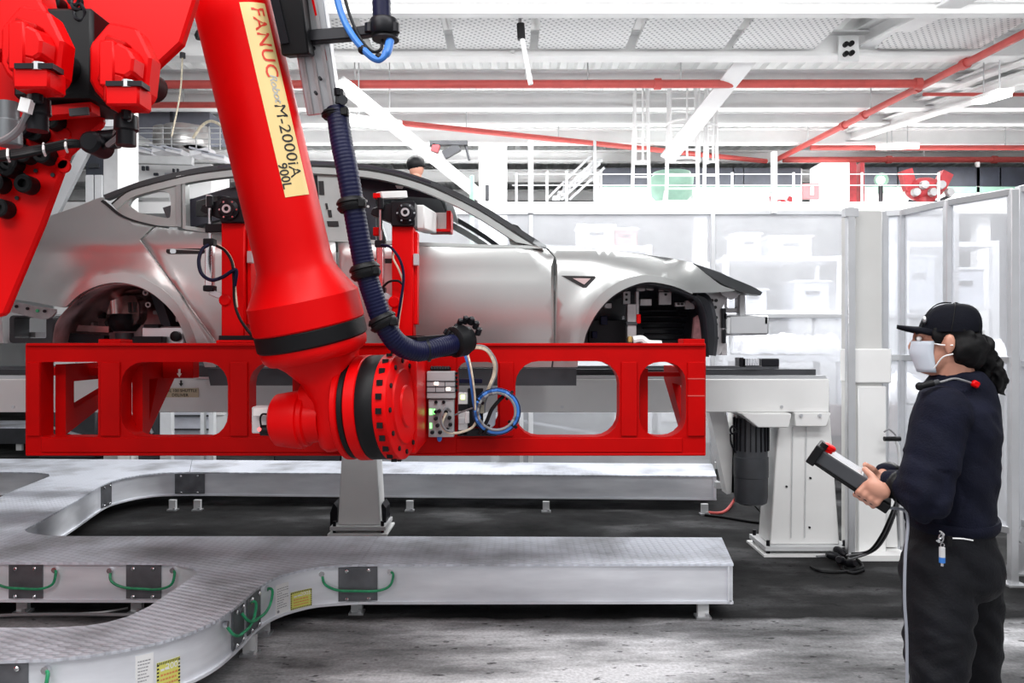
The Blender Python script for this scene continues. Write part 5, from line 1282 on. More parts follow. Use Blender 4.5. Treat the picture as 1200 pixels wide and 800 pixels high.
def redbot(label, px, py0, Y, s):
    t = thing('distant_robot', label, 'robot', P(px, 236, Y), 'faded red robots on the mezzanine')
    z = MZ; x = mzp(px, Y)
    MB().lathe((x, Y, z), (0, 0, 1), [(0, .28 * s), (.12 * s, .26 * s), (.2 * s, .18 * s), (.3 * s, .18 * s)], 16).build('base', RROB, t)
    MB().ell((x, Y, z + .45 * s), (.34 * s, .25 * s, .22 * s), 14, 8).build('shoulder', RROB, t)
    MB().bar((x - .25 * s, Y, z + .45 * s), (x - .35 * s, Y, z + .8 * s), .16 * s, .2 * s).build('arm', RROB, t); MB().bar((x + .25 * s, Y, z + .45 * s), (x + .4 * s, Y, z + .75 * s), .16 * s, .2 * s).build('arm', RROB, t)
    for k in range(5): MB().lathe((x - .3 * s + k * .15 * s, Y - .25 * s, z + (.35 + .13 * (k % 2)) * s), (0, -1, 0), [(0, .08 * s), (.08 * s, .07 * s)], 10).build('motor', mat('pale_motor', (.45, .45, .46), .4, metal=.5), t)
    MB().tube([(x - .4 * s, Y - .2, z + .2), (x - .1, Y - .3, z + .12), (x + .35 * s, Y - .2, z + .3 * s)], .03, 6, 5).build('cable', DKG, t)
    return t
redbot('large faded red robot on the mezzanine above the worker', 1083, 195, 13.2, .95); redbot('small faded red robot on the mezzanine left of the broad column', 915, 210, 13.4, .45)
for i, px in enumerate((1000, 1011)): block('red_pillar', ['left faded red pillar beside the broad white column', 'right faded red pillar beside the large distant robot'][i], 'pillar', px - (4 if i == 0 else 2.5), 190, px + (4 if i == 0 else 2.5), 236, 13.6, .2, RROB)
sg_ = thing('signal_lamp', 'round green signal lamp glowing beside the red pillars', 'lamp', P(1032, 236, 13.4))
MB().cyl(P(1032, 236, 13.4), P(1032, 216, 13.4), .04, 8).build('stem', DKG, sg_); MB().lathe(P(1032, 211, 13.45), (0, -1, 0), [(0, .12), (.05, .12)], 16).build('bezel', PGREEN, sg_); MB().lathe(P(1032, 211, 13.40), (0, -1, 0), [(0, .075), (.04, .06)], 14).build('lens', mat('lens_green', (.6, 1, .75), .4, emit=3, var=0), sg_)

# ------------------------------------------------------------------ pale machines behind the clear fence
PM = mat('pale_machine', (.72, .73, .75), .5, var=.06); PB = mat('pale_blue_grey', (.50, .52, .58), .5, var=.1); LIL = mat('wrap_white', (.85, .85, .88), .35, var=.06, bump=.6, bs=5)
def rack(label, px0, px1, ztop, Y, lev, d=.9):
    x0, x1 = P(px0, 0, Y).x, P(px1, 0, Y).x
    t = thing('storage_rack', label, 'rack', ((x0 + x1) / 2, Y + d / 2, 0), 'pale racks behind the fence')
    for x in (x0, x1):
        for y in (Y, Y + d): MB().box((x, y, ztop / 2), (.08, .08, ztop)).build('upright', PM, t)
    for k in range(lev):
        z = .5 + k * (ztop - .5) / max(1, lev - 1) - .04; MB().box(((x0 + x1) / 2, Y + d / 2, z), (x1 - x0, d, .06)).build('shelf', PM, t)
    return t
rack('pale rack behind the fence above the car bonnet', 640, 760, 2.9, 10.6, 4); rack('pale rack behind the fence left of the white column', 850, 985, 2.8, 11.0, 4); rack('pale rack behind the corner fence beside the worker', 1060, 1165, 2.8, 9.4, 4)
def crate(label, px, py0, py1, w, Y, m=PB, d=.5):
    a = P(px, py1, Y); h = P(px, py0, Y).z - a.z
    t = thing('crate', label, 'crate', a, 'pale crates behind the fence')
    MB().box((a.x, Y + d / 2, a.z + h / 2), (w, d, h)).build('box', m, t, bev=.01); MB().box((a.x, Y + d / 2, a.z + h), (w + .04, d + .04, .03)).build('lid', PM, t)
    MB().box((a.x, Y - .01, a.z + h * .6), (w * .4, .02, h * .12)).build('handle', DKG, t)
    return t
def on_rack(label, px, level, ztop, Y, w, h, m):
    a = P(px, 400, Y); z = .5 + level * (ztop - .5) / 3 - .01
    t = thing('crate', label, 'crate', (a.x, Y + .35, z), 'pale crates behind the fence')
    MB().box((a.x, Y + .35, z + h / 2), (w, .5, h)).build('box', m, t, bev=.01); MB().box((a.x, Y + .35, z + h), (w + .04, .54, .03)).build('lid', PM, t)
    MB().box((a.x, Y + .09, z + h * .6), (w * .4, .02, h * .12)).build('handle', DKG, t)
CRED = mat('crate_red', (.60, .16, .16), .5)
for a in (('dull blue crate on the rack above the bonnet', 668, 2, 2.9, 10.6, .4, .36, PB), ('wide dull blue crate on the rack above the bonnet', 728, 2, 2.9, 10.6, .6, .42, PB), ('pale crate on top of the bonnet rack', 700, 3, 2.9, 10.6, .5, .3, PM),
          ('red crate on top of the bonnet rack', 735, 3, 2.9, 10.6, .3, .25, CRED), ('blue crate on top of the rack left of the white column', 930, 3, 2.8, 11.0, .6, .3, PB), ('narrow pale crate on top of the rack left of the column', 880, 3, 2.8, 11.0, .35, .34, PM),
          ('blue crate on the upper shelf left of the column', 955, 2, 2.8, 11.0, .5, .42, PB), ('small blue crate on the upper shelf behind the car nose', 885, 2, 2.8, 11.0, .4, .3, PB), ('tall pale blue crate behind the worker\'s cap', 1082, 2, 2.8, 9.4, .4, .6, PB), ('wide pale blue crate behind the corner fence', 1135, 2, 2.8, 9.4, .5, .45, PB),
          ('low blue crate behind the worker\'s cap', 1120, 1, 2.8, 9.4, .6, .4, PB)): on_rack(*a)
def machine(label, px0, px1, ztop, Y, d=1.0, m=PM):
    x0, x1 = P(px0, 0, Y).x, P(px1, 0, Y).x; w = x1 - x0
    t = thing('machine_cabinet', label, 'cabinet', ((x0 + x1) / 2, Y + d / 2, 0), 'pale cabinets in the rear hall')
    MB().box(((x0 + x1) / 2, Y + d / 2, ztop / 2), (w, d, ztop)).build('body', m, t, bev=.012)
    for k in range(2):
        p = MB().box((x0 + w * (.26 + .48 * k), Y - .012, ztop * .52), (w * .42, .03, ztop * .8)).build('door', PM if m is not PM else WST, t, bev=.006); MB().box((x0 + w * (.40 + .2 * k), Y - .04, ztop * .55), (.03, .03, .16)).build('handle', DKG, p)
    MB().box(((x0 + x1) / 2, Y - .02, ztop * .95), (w * .5, .03, .06)).build('vent', DKG, t)
    return t
machine('pale cabinet behind the fence under the bonnet rack', 770, 840, 2.2, 12.5); machine('tall pale cabinet in the rear hall left of the column', 925, 985, 2.6, 13.5, 1.0, PB); machine('pale cabinet seen through the rear side window', 230, 300, 2.7, 13.0); machine('low pale cabinet beyond the front window', 520, 590, 2.6, 12.0); machine('blue grey cabinet beyond the front window', 595, 635, 2.8, 13.0, 1, PB)
# wrapped white heaps on a bench behind the car nose
def heap(label, px0, px1, py0, py1, Y, seed):
    a, b_ = P(px0, py1, Y), P(px1, py0, Y); nx, ny = 26, 12; vs = []; fs = []
    zb0 = a.z
    for j in range(ny + 1):
        for i in range(nx + 1):
            u, v = i / nx, j / ny; h = (b_.z - a.z) * min(1, 3.2 * math.sin(PI * u) ** .5) * min(1, math.sin(PI * v) ** .6) * (.75 + .35 * noise.noise(Vector((u * 6 + seed, v * 3, 0))))
            vs.append((a.x + (b_.x - a.x) * u, Y + .8 * v, zb0 + max(0, h) + .05 * noise.noise(Vector((u * 22, v * 9, seed)))))
    for j in range(ny):
        for i in range(nx): k = j * (nx + 1) + i; fs.append((k, k + 1, k + nx + 2, k + nx + 1))
    o = MB().add(vs, fs).build('wrapped_load', LIL, None, 60); o.modifiers.new('thick', 'SOLIDIFY').thickness = .01
    tag(o, label, 'wrapped load', 'white wrapped loads behind the fence'); return Vector(((a.x + b_.x) / 2, Y + .4, a.z)), b_.x - a.x
def bench(label, c, w, d=.9):
    t = thing('work_bench', label, 'bench', (c.x, c.y, 0), 'pale benches behind the fence')
    MB().box((c.x, c.y, c.z - .06), (w + .15, d, .07)).build('bench_top', PM, t)
    for sx in (-1, 1):
        for sy in (-1, 1): MB().box((c.x + sx * w * .45, c.y + sy * d * .4, (c.z - .1) / 2), (.07, .07, c.z - .1)).build('leg', PM, t)
c, w = heap('crumpled white wrapped load on the bench behind the car nose', 872, 992, 384, 414, 9.3, 1.0); bench('pale bench carrying the wrapped load behind the car nose', c, w)
c, w = heap('crumpled white wrapped load behind the worker\'s neck', 1040, 1098, 432, 472, 7.6, 4.0); bench('pale bench with wrapped load between column and worker', c, w)
c, w = heap('white wrapped load right of the worker\'s hair', 1128, 1190, 380, 440, 7.4, 8.0); bench('pale bench behind the corner fence right of the worker', c, w)
# brown boards behind the column
BRN = mat('brown_board', (.30, .22, .21), .7, var=.2)
for i, (px0, px1, Y) in enumerate(((893, 928, 8.9), (966, 1000, 8.95), (1034, 1056, 7.0))):
    lb = ['brown board leaning behind the grey drive motor', 'brown board standing between white post and column', 'brown board low between column and worker'][i]
    a, b_ = P(px0, 475, Y), P(px1, 545, Y)
    t = thing('brown_board', lb, 'board', ((a.x + b_.x) / 2, Y, 0), 'brown boards behind the fence')
    MB().box(((a.x + b_.x) / 2, Y, (a.z + .02) / 2 + .01), (b_.x - a.x, .05, a.z - .02)).build('sheet', BRN, t); MB().box(((a.x + b_.x) / 2, Y - .03, a.z * .55), (b_.x - a.x, .02, .04)).build('batten', DKG, t)
# dark low machines under the rail, seen through the gripper's openings
for i, (px0, px1, zt2, Y) in enumerate(((45, 113, .75, 9.6), (160, 190, .95, 9.2), (600, 720, .9, 9.2), (320, 400, .9, 9.4))):
    lb = ['dark low trolley seen through the first gripper opening', 'dark low machine behind the slanted bracket at left', 'dark low machine seen through the wide right gripper opening', 'dark low machine behind the wrist motor'][i]
    x0, x1 = P(px0, 0, Y).x, P(px1, 0, Y).x
    t = thing('low_machine', lb, 'machine', ((x0 + x1) / 2, Y + .4, 0), 'dark low machines under the rail')
    MB().box(((x0 + x1) / 2, Y + .4, zt2 / 2 + .05), (x1 - x0, .8, zt2 - .1)).build('body', DKG, t, bev=.02); MB().box(((x0 + x1) / 2, Y + .38, zt2), (x1 - x0 + .06, .9, .04)).build('top', PALE, t)
    MB().bar((x0 + .1, Y - .03, zt2 * .7), (x1 - .1, Y - .03, zt2 * .5), .02, .03).build('hand_bar', ALU, t)
    for sx in (x0 + .1, x1 - .1): MB().cyl((sx, Y + .1, .05), (sx + .04, Y + .1, .05), .05, 10).build('caster', BLKM, t)
for i, px in enumerate((196, 249, 622)):
    lb = ['pale grey post under the rail left of the sign', 'pale thin post under the rail right of the sign', 'pale twin post seen in the wide right opening'][i]
    x = P(px, 0, 8.3).x; t = thing('support_post', lb, 'post', (x, 8.3, 0), 'pale posts under the rail')
    MB().box((x, 8.3, .6), (.12 if i == 0 else .05, .08, 1.2)).build('shaft', PALE, t); MB().box((x, 8.3, .01), (.2, .2, .02)).build('foot_plate', PALE, t)
    if i: MB().box((x - .1, 8.3, .6), (.04, .06, 1.2)).build('shaft', PALE, t)
scr = thing('machine_screen', 'pale grey glazed machine screen under the rail beneath the sign', 'screen', P(225, 512, 9.0) * Vector((1, 1, 0)))
MB().box((P(225, 0, 9).x, 9.0, .62), (.50, .05, 1.24)).build('sheet', PB, scr)
for py in (487, 503): MB().bar(P(203, py, 8.96), P(246, py, 8.96), .02, .02).build('slat', DKG, scr)
# second dark-faced duct far left
f2 = thing('rear_duct', 'dark faced low duct far left behind the gripper end', 'cable duct', P(20, 525, 11.0) * Vector((1, 1, 0)))
MB().box((P(-10, 0, 11).x, 11.5, .33), (3.2, .9, .02)).build('tread_plate', TREAD, f2); MB().box((P(-10, 0, 11).x, 11.05, .21), (3.2, .02, .22)).build('side_panel', DKG, f2)
for px in (-20, 18, 60): MB().box((P(px, 0, 11).x, 11.1, .05), (.08, .05, .1)).build('leg', PALE, f2)
# columns, machine and drums at the left behind the car
wcol = block('steel_column', 'white steel column behind the lever plate at left', 'column', 137, 100, 153, 556, 9.0, .2, WST, ())
cl = thing('steel_column', 'broad pale column left of the white one behind the lever plate', 'column', (P(128, 0, 9.3).x, 9.4, 0)); MB().box((P(130, 0, 9.3).x, 9.42, 2.9), (.2, .2, 5.8)).build('shaft', PALE, cl); MB().box((P(130, 0, 9.3).x, 9.42, .02), (.35, .35, .04)).build('base_plate', PALE, cl)
MB().bar(P(124, 128, 8.9), P(20, 336, 8.9), .12, .06, (0, 1, 0)).build('diagonal_brace', ALUP, wcol); MB().box(P(120, 136, 8.95), (.3, .05, .25)).build('end_plate', ALUP, wcol)
block('grey_duct', 'dark blue grey ventilation duct hanging behind the red forearm', 'duct', 152, 131, 246, 152, 13.4, 1.2, mat('duct_grey', (.16, .17, .21), .5, var=.1), (('flange', 200, 130, 203, 153, DKG), ('flange', 160, 130, 162, 153, DKG)))
drum = mat('drum_steel', (.6, .59, .58), .3, metal=.8, var=.1)
dr = thing('steel_drum', 'shiny steel drums inside a wire cage behind the car roof', 'drum', P(212, 176, 12.2))
for px, r in ((195, .20), (216, .32), (231, .2)): MB().lathe(P(px, 173, 12.3), (0, 0, 1), [(0, r), (.02, r * 1.02), (.3, r), (.32, r * .96)], 20).build('drum', drum, dr)
cgm = MB()
for py in (150, 156, 163, 169): cgm.tube([P(160, py, 12.0), P(200, py, 11.9), P(260, py, 12.0)], .008, 5)
for px in (160, 191, 201, 230, 245, 258): cgm.tube([P(px, 148, 11.95), P(px, 176, 11.95)], .01, 5)
stuff(cgm.build('wire_cage', PALE, dr))
MB().bar(P(155, 187, 11.9), P(226, 189, 11.9), .1, .12).build('cage_beam', PALE, dr); MB().box((P(192, 0, 11.95).x, 12.3, 2.1), (.1, .1, 4.1)).build('support', PALE, dr)
block('control_box', 'white control box with dark slots behind the car roof', 'control box', 158, 192, 248, 232, 12.6, .8, WST, (('slot', 167, 195, 170, 200, DWIN), ('slot', 172, 195, 175, 200, DWIN), ('slot', 203, 198, 205, 202, DWIN), ('slot', 208, 198, 210, 202, DWIN), ('label_plate', 181, 203, 186, 206, DWIN), ('label_plate', 194, 203, 205, 206, PB)))
arc = tag(MB().tube([P(226, 162, 11.6), P(236, 148, 11.6), P(247, 142, 11.6), P(260, 148, 11.6), P(268, 162, 11.6)], .022, 8, 6).build('bent_pipe', CREAM, None), 'thin cream pipe bent in an arc beside the red forearm', 'pipe')
machine('dark machine front behind the lever plate at left', 100, 122, 4.2, 10.6, .8, DWIN)
machine('pale cabinet behind the car tail', 62, 118, 3.1, 12.2, .8, PM)
# mess of small tubes and trays on the control box (countable ones)
for i, (px, py, w) in enumerate(((172, 181, .3), (190, 180, .25), (206, 181, .3), (238, 183, .3), (254, 188, .35))):
    lb = ['first small pale tray from the left under the wire cage', 'second small pale tray from the left under the wire cage', 'third small pale tray from the left under the wire cage', 'small pale tray right of the cage beam', 'small pale tray beside the red forearm'][i]
    p = P(px, py, 12.1); t = thing('small_tray', lb, 'tray', p, 'pale trays under the wire cage'); MB().box(p + Vector((0, 0, .04)), (w, .3, .08), Matrix.Rotation(.2 * (-1) ** i, 3, 'Y')).build('tray', LIL, t); MB().bar(p + Vector((-w / 2, -.16, .1)), p + Vector((w / 2, -.16, .02)), .03, .03).build('rim', PB, t)
# big white column and green posts behind the windscreen
block('steel_column', 'broad white column behind the windscreen opening', 'column', 561, 168, 594, 400, 11.5, .4, WST, (('slot', 569, 217, 573, 235, DKG),))
for i, px in enumerate((553,)): block('green_post', 'small green post behind the car roof', 'post', px - 2.5, 205, px + 2.5, 534, 10.5, .06, PGREEN)
ep = thing('equipment_arm', 'dark jointed fixture hanging behind the car roof', 'fixture', P(525, 185, 11))
MB().bar(P(504, 168, 11), P(548, 168, 11), .1, .06).build('top_bar', DKG, ep); MB().bar(P(520, 182, 11), P(538, 172, 11), .08, .12).build('block', DKG, ep); MB().bar(P(512, 170, 11), P(509, 178, 11), .1, .1).build('red_block', RROB, ep); MB().cyl(P(545, 168, 11), P(550, 188, 11), .02, 6).build('rod', DKG, ep)
# the worker behind the car
w2 = thing('person', 'person in a dark cap standing behind the car roof', 'person', P(488, 195, 9.7) - Vector((0, 0, 1.70)))
hx_ = P(488, 195, 9.7)
mb = MB(); mb.ell(hx_ + Vector((0, 0, -.02)), (.095, .08, .12), 16, 12)
mb.loft([ring(hx_ + Vector((0, 0, dz)), X, Yv, a_, b__, 16) for dz, a_, b__ in ((-.08, .06, .06), (-.18, .07, .07), (-.2, .1, .08), (-.28, .22, .12), (-.5, .22, .13), (-.8, .18, .12), (-1.0, .19, .13), (-1.2, .16, .12), (-1.68, .10, .09))])
mb.build('body', mat('skin', (.55, .27, .19), .5, var=.08), w2, 60)
mb = MB(); mb.ell(hx_ + Vector((-.01, .01, .03)), (.12, .11, .11), 16, 10); mb.prism([hx_ + Vector((.08, -.06, .0)), hx_ + Vector((.2, -.05, -.02)), hx_ + Vector((.2, .05, -.02)), hx_ + Vector((.08, .06, .0))], (0, 0, .015)); mb.build('cap', BLACK, w2, 60)
mb = MB(); mb.loft([ring(hx_ + Vector((0, 0, dz)), X, Yv, a_, b__, 16) for dz, a_, b__ in ((-.2, .09, .09), (-.27, .24, .14), (-.5, .24, .15), (-.8, .21, .14), (-1.0, .21, .15))]); mb.build('jacket', DKG, w2, 60)
mb = MB()
for sx in (-.09, .09): mb.loft([ring(Vector((hx_.x + sx, hx_.y, z)), X, Yv, r, r, 14) for z, r in ((hx_.z - .98, .13), (hx_.z - 1.35, .10), (hx_.z - 1.68, .085))])
mb.build('trousers', DKG, w2, 60)
mb = MB(); mb.tube([hx_ + Vector((.1, -.05, -.3)), hx_ + Vector((.25, -.1, -.45)), hx_ + Vector((.4, -.1, -.32))], .06, 8, 4); mb.build('sleeve', DKG, w2, 60)
zf = hx_.z - 1.70
wp = thing('work_platform', 'pale work platform on legs carrying the person behind the car', 'platform', (hx_.x, hx_.y, 0))
MB().box((hx_.x + .2, hx_.y, zf - .05), (1.8, .9, .1)).build('deck', PM, wp)
for sx in (-.6, 1.0):
    for sy in (-.4, .4): MB().box((hx_.x + sx, hx_.y + sy, (zf - .1) / 2), (.08, .08, zf - .1)).build('leg', PM, wp)
for sx in (-.09, .09):
    MB().prism([(hx_.x + sx - .05, hx_.y - .1, zf), (hx_.x + sx + .05, hx_.y - .1, zf), (hx_.x + sx + .07, hx_.y + .12, zf), (hx_.x + sx - .05, hx_.y + .12, zf)], (0, 0, .09)).build('shoe', BLACK, w2)
# cables lying on the floor
def fcable(label, pts, r, m, group=None): 
    return tag(MB().tube(pts, r, 8, 7).build('floor_cable', m, None), label, 'cable', group)
def F(px, py, r=.012): return G(px, py, r)
fcable('red hose lying under the end of the rear duct', [F(826, 600), F(842, 601), F(852, 597), F(858, 588) + Vector((0, -.1, .05)), P(864, 582, 6.6)], .014, PIPE)
fcable('black cable from the motor towards the white post', [F(826, 603), F(850, 606), F(880, 611), F(903, 613)], .012, BLACK)
fcable('thin black cable trailing from the drive motor foot', [P(884, 592, 6.0), F(897, 606), F(905, 612), F(915, 622)], .007, BLACK)
fcable('grey cable curving across the white post base', [F(957, 652), F(975, 650), F(990, 642, .05), F(1000, 640, .05), F(1015, 648)], .009, GREYC)
fcable('black cable looped flat on the floor beside the column', [F(950, 664), F(962, 669), F(985, 670), F(1005, 667), F(1011, 663), F(1003, 655), F(990, 659), F(988, 667), F(1000, 671), F(1012, 668)], .010, BLACK)
for k in range(4):
    fcable(['upper black cable rising from the column foot to the worker', 'second black cable rising from the column foot', 'third black cable rising from the column foot', 'lowest black cable rising from the column foot'][k], [F(985 + 3 * k, 648 + k * 2, .03), F(1000, 648 + 2 * k, .05), P(1018 + 2 * k, 645, 5.2), P(1032 + 2 * k, 628, 5.0), P(1045 + 1.5 * k, 600, 4.6), P(1052 + k * .6, 580, 4.2), P(1053 + k * .3, 555, 3.4)], .007 + .001 * (k % 2), GREYC if k % 2 else BLACK)
pj = thing('plug_bundle', 'bundle of dark plugs lying at the column foot', 'plugs', F(990, 648))
for k in range(6): 
    p = F(985 + 3 * (k % 3), 645 + 3 * k, .03); MB().lathe(p, (math.cos(k), math.sin(k), .3), [(0, .02), (.03, .03), (.08, .03), (.1, .02)], 10).build('plug', BLKM, pj)
fcable('grey cable under the near duct lying on the floor', [F(-20, 722), F(30, 720), F(90, 719.5), F(150, 720), F(180, 717)], .010, GREYC); fcable('thin pale cable crossing the grey one under the near duct', [F(85, 719), F(120, 717), F(150, 712)], .006, PALE)
# ------------------------------------------------------------------ the worker with the teach pendant
PYD = 2.42
def pp(px, py, dy=0.0): return P(px, py, PYD + dy)
per = thing('person', 'person in black cap, face mask and navy sweater holding a hand controller', 'person', (pp(1110, 400).x, PYD, 0))
SKIN = mat('skin', (.55, .27, .19), .5, var=.08)
NAVY = mat('navy_knit', (.0035, .0045, .014), .85, var=.2, ns=14, bump=.25, bs=180, spec=.2)
TROU = mat('black_trousers', (.0032, .0036, .0062), .75, var=.3, ns=10, bump=.2, bs=120, spec=.25)
CAPM = mat('cap_cloth', (.0035, .004, .008), .8, var=.2, ns=14, bump=.15, bs=160, spec=.12)
HAIR = mat('dark_hair', (.0028, .0026, .0032), .6, var=.3, ns=30, spec=.2)
MASK = mat('mask_pale_blue', (.62, .68, .76), .7, var=.05)
H_ = Vector((-.90, .40, 0)).normalized()      # facing: left in the picture and a little away
Rr = Vector((H_.y, -H_.x, 0)) * -1            # his left side, towards the camera
def remesh(mb, name, m, parent, vox, smooth=6, disp=None):
    o = mb.build('tmp', m, parent, 0)
    md = o.modifiers.new('r', 'REMESH'); md.mode = 'VOXEL'; md.voxel_size = vox; md.use_smooth_shade = True
    sm = o.modifiers.new('s', 'SMOOTH'); sm.iterations = smooth; sm.factor = .5
    bpy.context.view_layer.update()
    dg = bpy.context.evaluated_depsgraph_get(); me = bpy.data.meshes.new_from_object(o.evaluated_get(dg))
    ORI.pop(o.name, None); bpy.data.objects.remove(o)
    og = org(parent)
    if disp:
        for v, n in [(v, v.normal.copy()) for v in me.vertices]: v.co += n * disp(v.co + og, n)
    me.name = name
    return link(name, me, m, parent, og, 80)
def el(mb, a, b_, ra, rb, sq=1.0, n=14, up=None, k=5):
    a, b_ = Vector(a), Vector(b_); d = (b_ - a).normalized(); u = up if up is not None else Vector((0, 1, 0)); s = d.cross(u).normalized(); w = s.cross(d).normalized()
    rings = []
    for i in range(k + 1):
        t = i / k; r = ra + (rb - ra) * t; rings.append(ring(a + (b_ - a) * t, s, w, r, r * sq, n))
    mb.ell(a, (ra, ra, ra), 12, 8); mb.ell(b_, (rb, rb, rb), 12, 8); return mb.loft(rings)
# joints
hd = pp(1108, 398, .0)                      # head centre
neck = pp(1117, 446, .0); sh_l = pp(1108, 482, -.10); sh_r = pp(1122, 478, .22)
el_l = pp(1086, 588, -.14); wr_l = pp(1043, 563, -.05); el_r = pp(1070, 572, .28); wr_r = pp(1037, 556, .12)
hip = pp(1115, 630, .04); hl = pp(1104, 650, -.06); hr_ = pp(1132, 650, .14)
kn_l = pp(1098, 788, -.10); an_l = pp(1104, 945, -.02); kn_r = pp(1141, 782, .17); an_r = pp(1150, 925, .24)
hb_ = lambda f, s, z: hd + H_ * f + Rr * s + Vector((0, 0, z))
# body: head with face, neck, torso core, arms and hands as one surface
mb = MB(); RotH = Matrix((H_, Rr.cross(H_) * 0 + Rr, Z)).transposed()
mb.ell(hb_(-.006, 0, .014), (.081, .070, .088), 20, 14, RotH); mb.ell(hb_(.022, 0, -.045), (.066, .056, .072), 18, 12, RotH)   # skull, jaw
mb.ell(hb_(.052, 0, -.088), (.026, .026, .022), 12, 8, RotH)                                                                      # chin
mb.ell(hb_(.088, 0, -.022), (.018, .013, .022), 10, 8, RotH); mb.ell(hb_(.083, 0, .004), (.010, .010, .024), 10, 8, RotH)         # nose
mb.ell(hb_(.078, 0, -.058), (.012, .022, .007), 10, 6, RotH); mb.ell(hb_(.076, 0, -.068), (.012, .020, .007), 10, 6, RotH)        # lips
for s in (-1, 1):
    mb.ell(hb_(.066, s * .030, .018), (.020, .024, .008), 10, 6, RotH)                                                            # brow
    mb.ell(hb_(-.004, s * .076, -.012), (.016, .010, .030), 12, 8, RotH); mb.ell(hb_(-.002, s * .076, -.032), (.009, .008, .012), 10, 6, RotH)
el(mb, hb_(-.025, 0, -.05), neck + Vector((0, 0, -.03)), .056, .060, 1.0, 16)
el(mb, neck + Vector((0, 0, -.10)), pp(1115, 640, .06), .062, .075, 1.0)
el(mb, sh_l + Vector((.01, .03, -.02)), sh_r + Vector((0, -.03, -.02)), .045, .045)
el(mb, sh_l, el_l, .042, .036); el(mb, el_l, wr_l, .036, .026); el(mb, sh_r, el_r, .042, .036); el(mb, el_r, wr_r, .036, .026)
el(mb, hl + Vector((0, .03, -.04)), kn_l, .06, .05); el(mb, kn_l, an_l, .05, .035); el(mb, hr_ + Vector((0, -.03, -.04)), kn_r, .06, .05); el(mb, kn_r, an_r, .05, .035)
# pendant frame of reference: axis from grip to head
pa, pb = pp(1028, 572, -.02), pp(957, 527, .06)
pd_ = (pb - pa).normalized(); pw = (pd_.cross(Z)).normalized(); pw = pw if pw.y < 0 else -pw; pn = pw.cross(pd_); pn = pn if pn.z > 0 else -pn
pc = lambda t, w, n: pa + pd_ * t + pw * w + pn * n
def hand(mb, wrist, palm_c, fingers, thumb):
    mb.ell(palm_c, (.040, .020, .027), 14, 10, Matrix((pd_, pw, pn)).transposed()); el(mb, wrist, palm_c - pd_ * .02, .020, .017, .9, 12, pn); 
    for f in fingers:
        r = [.0105, .0098, .009, .008]
        for i in range(len(f) - 1): el(mb, f[i], f[i + 1], r[i], r[i + 1], 1.0, 8, pn, 2)
    r = [.013, .012, .0095]
    for i in range(len(thumb) - 1): el(mb, thumb[i], thumb[i + 1], r[i], r[i + 1], 1.0, 8, pn, 2)
# left hand grips the near lower edge: fingers curl under, thumb on top
pl_ = pc(.004, .070, .010)
hand(mb, wr_l, pl_, [[pl_ + pd_ * (-.022 + .018 * k) - pw * .002 - pn * .008, pc(-.018 + .0195 * k, .074, -.026), pc(-.016 + .0195 * k, .050, -.046), pc(-.018 + .0195 * k, .022 + .004 * abs(k - 1.5), -.046)] for k in range(4)],
     [pl_ + pd_ * .012 + pn * .014, pc(.036, .058, .032), pc(.062, .040, .036)])
# right hand holds the far edge the same way
pr_ = pc(.008, -.078, .010)
hand(mb, wr_r, pr_, [[pr_ + pd_ * (-.022 + .018 * k) + pw * .002 - pn * .008, pc(-.018 + .0195 * k, -.076, -.026), pc(-.016 + .0195 * k, -.050, -.046), pc(-.018 + .0195 * k, -.024 - .004 * abs(k - 1.5), -.046)] for k in range(4)],
     [pr_ + pd_ * .012 + pn * .014, pc(.038, -.060, .034), pc(.064, -.046, .036)])
body = remesh(mb, 'body', SKIN, per, .0042, 3)
# eyes
for s in (-1, 1):
    MB().ell(hb_(.076, s * .030, .003), (.009, .011, .009), 10, 8, RotH).build('eye', WST, per, 60); MB().ell(hb_(.082, s * .030, .003), (.005, .006, .006), 8, 6, RotH).build('pupil', INK, per, 60)
    MB().ell(hb_(.080, s * .032, .020), (.006, .020, .004), 10, 6, RotH).build('eyebrow', HAIR, per, 60)
# mask with ear loops
mb = MB(); rings = []
for i in range(9):
    t = i / 8; z = -.004 - .098 * t; rings.append([hb_((.104 - .03 * abs(t - .35)) * math.cos(a) * (1 - .10 * t) + .004, (.066 - .012 * t) * math.sin(a), z) for a in [-1.22 + 2.44 * j / 12 for j in range(13)]])
vs = [p for r in rings for p in r]; fs = [(i * 13 + j, i * 13 + j + 1, (i + 1) * 13 + j + 1, (i + 1) * 13 + j) for i in range(8) for j in range(12)]
mk = mb.add(vs, fs).build('face_mask', MASK, per, 60); mk.modifiers.new('thick', 'SOLIDIFY').thickness = .003
for s in (-1, 1):
    for z0 in (-.012, -.088):
        MB().tube([hb_(.036, s * .060, z0), hb_(.015, s * .076, -.035 + (z0 + .05) * .5), hb_(-.012, s * .086, -.03 + (z0 + .05) * .35)], .0022, 6, 5).build('ear_loop', WST, mk)
CT = math.radians(9)
def hc(f, s, z): return hb_(f * math.cos(CT) - z * math.sin(CT), s, z * math.cos(CT) + f * math.sin(CT))
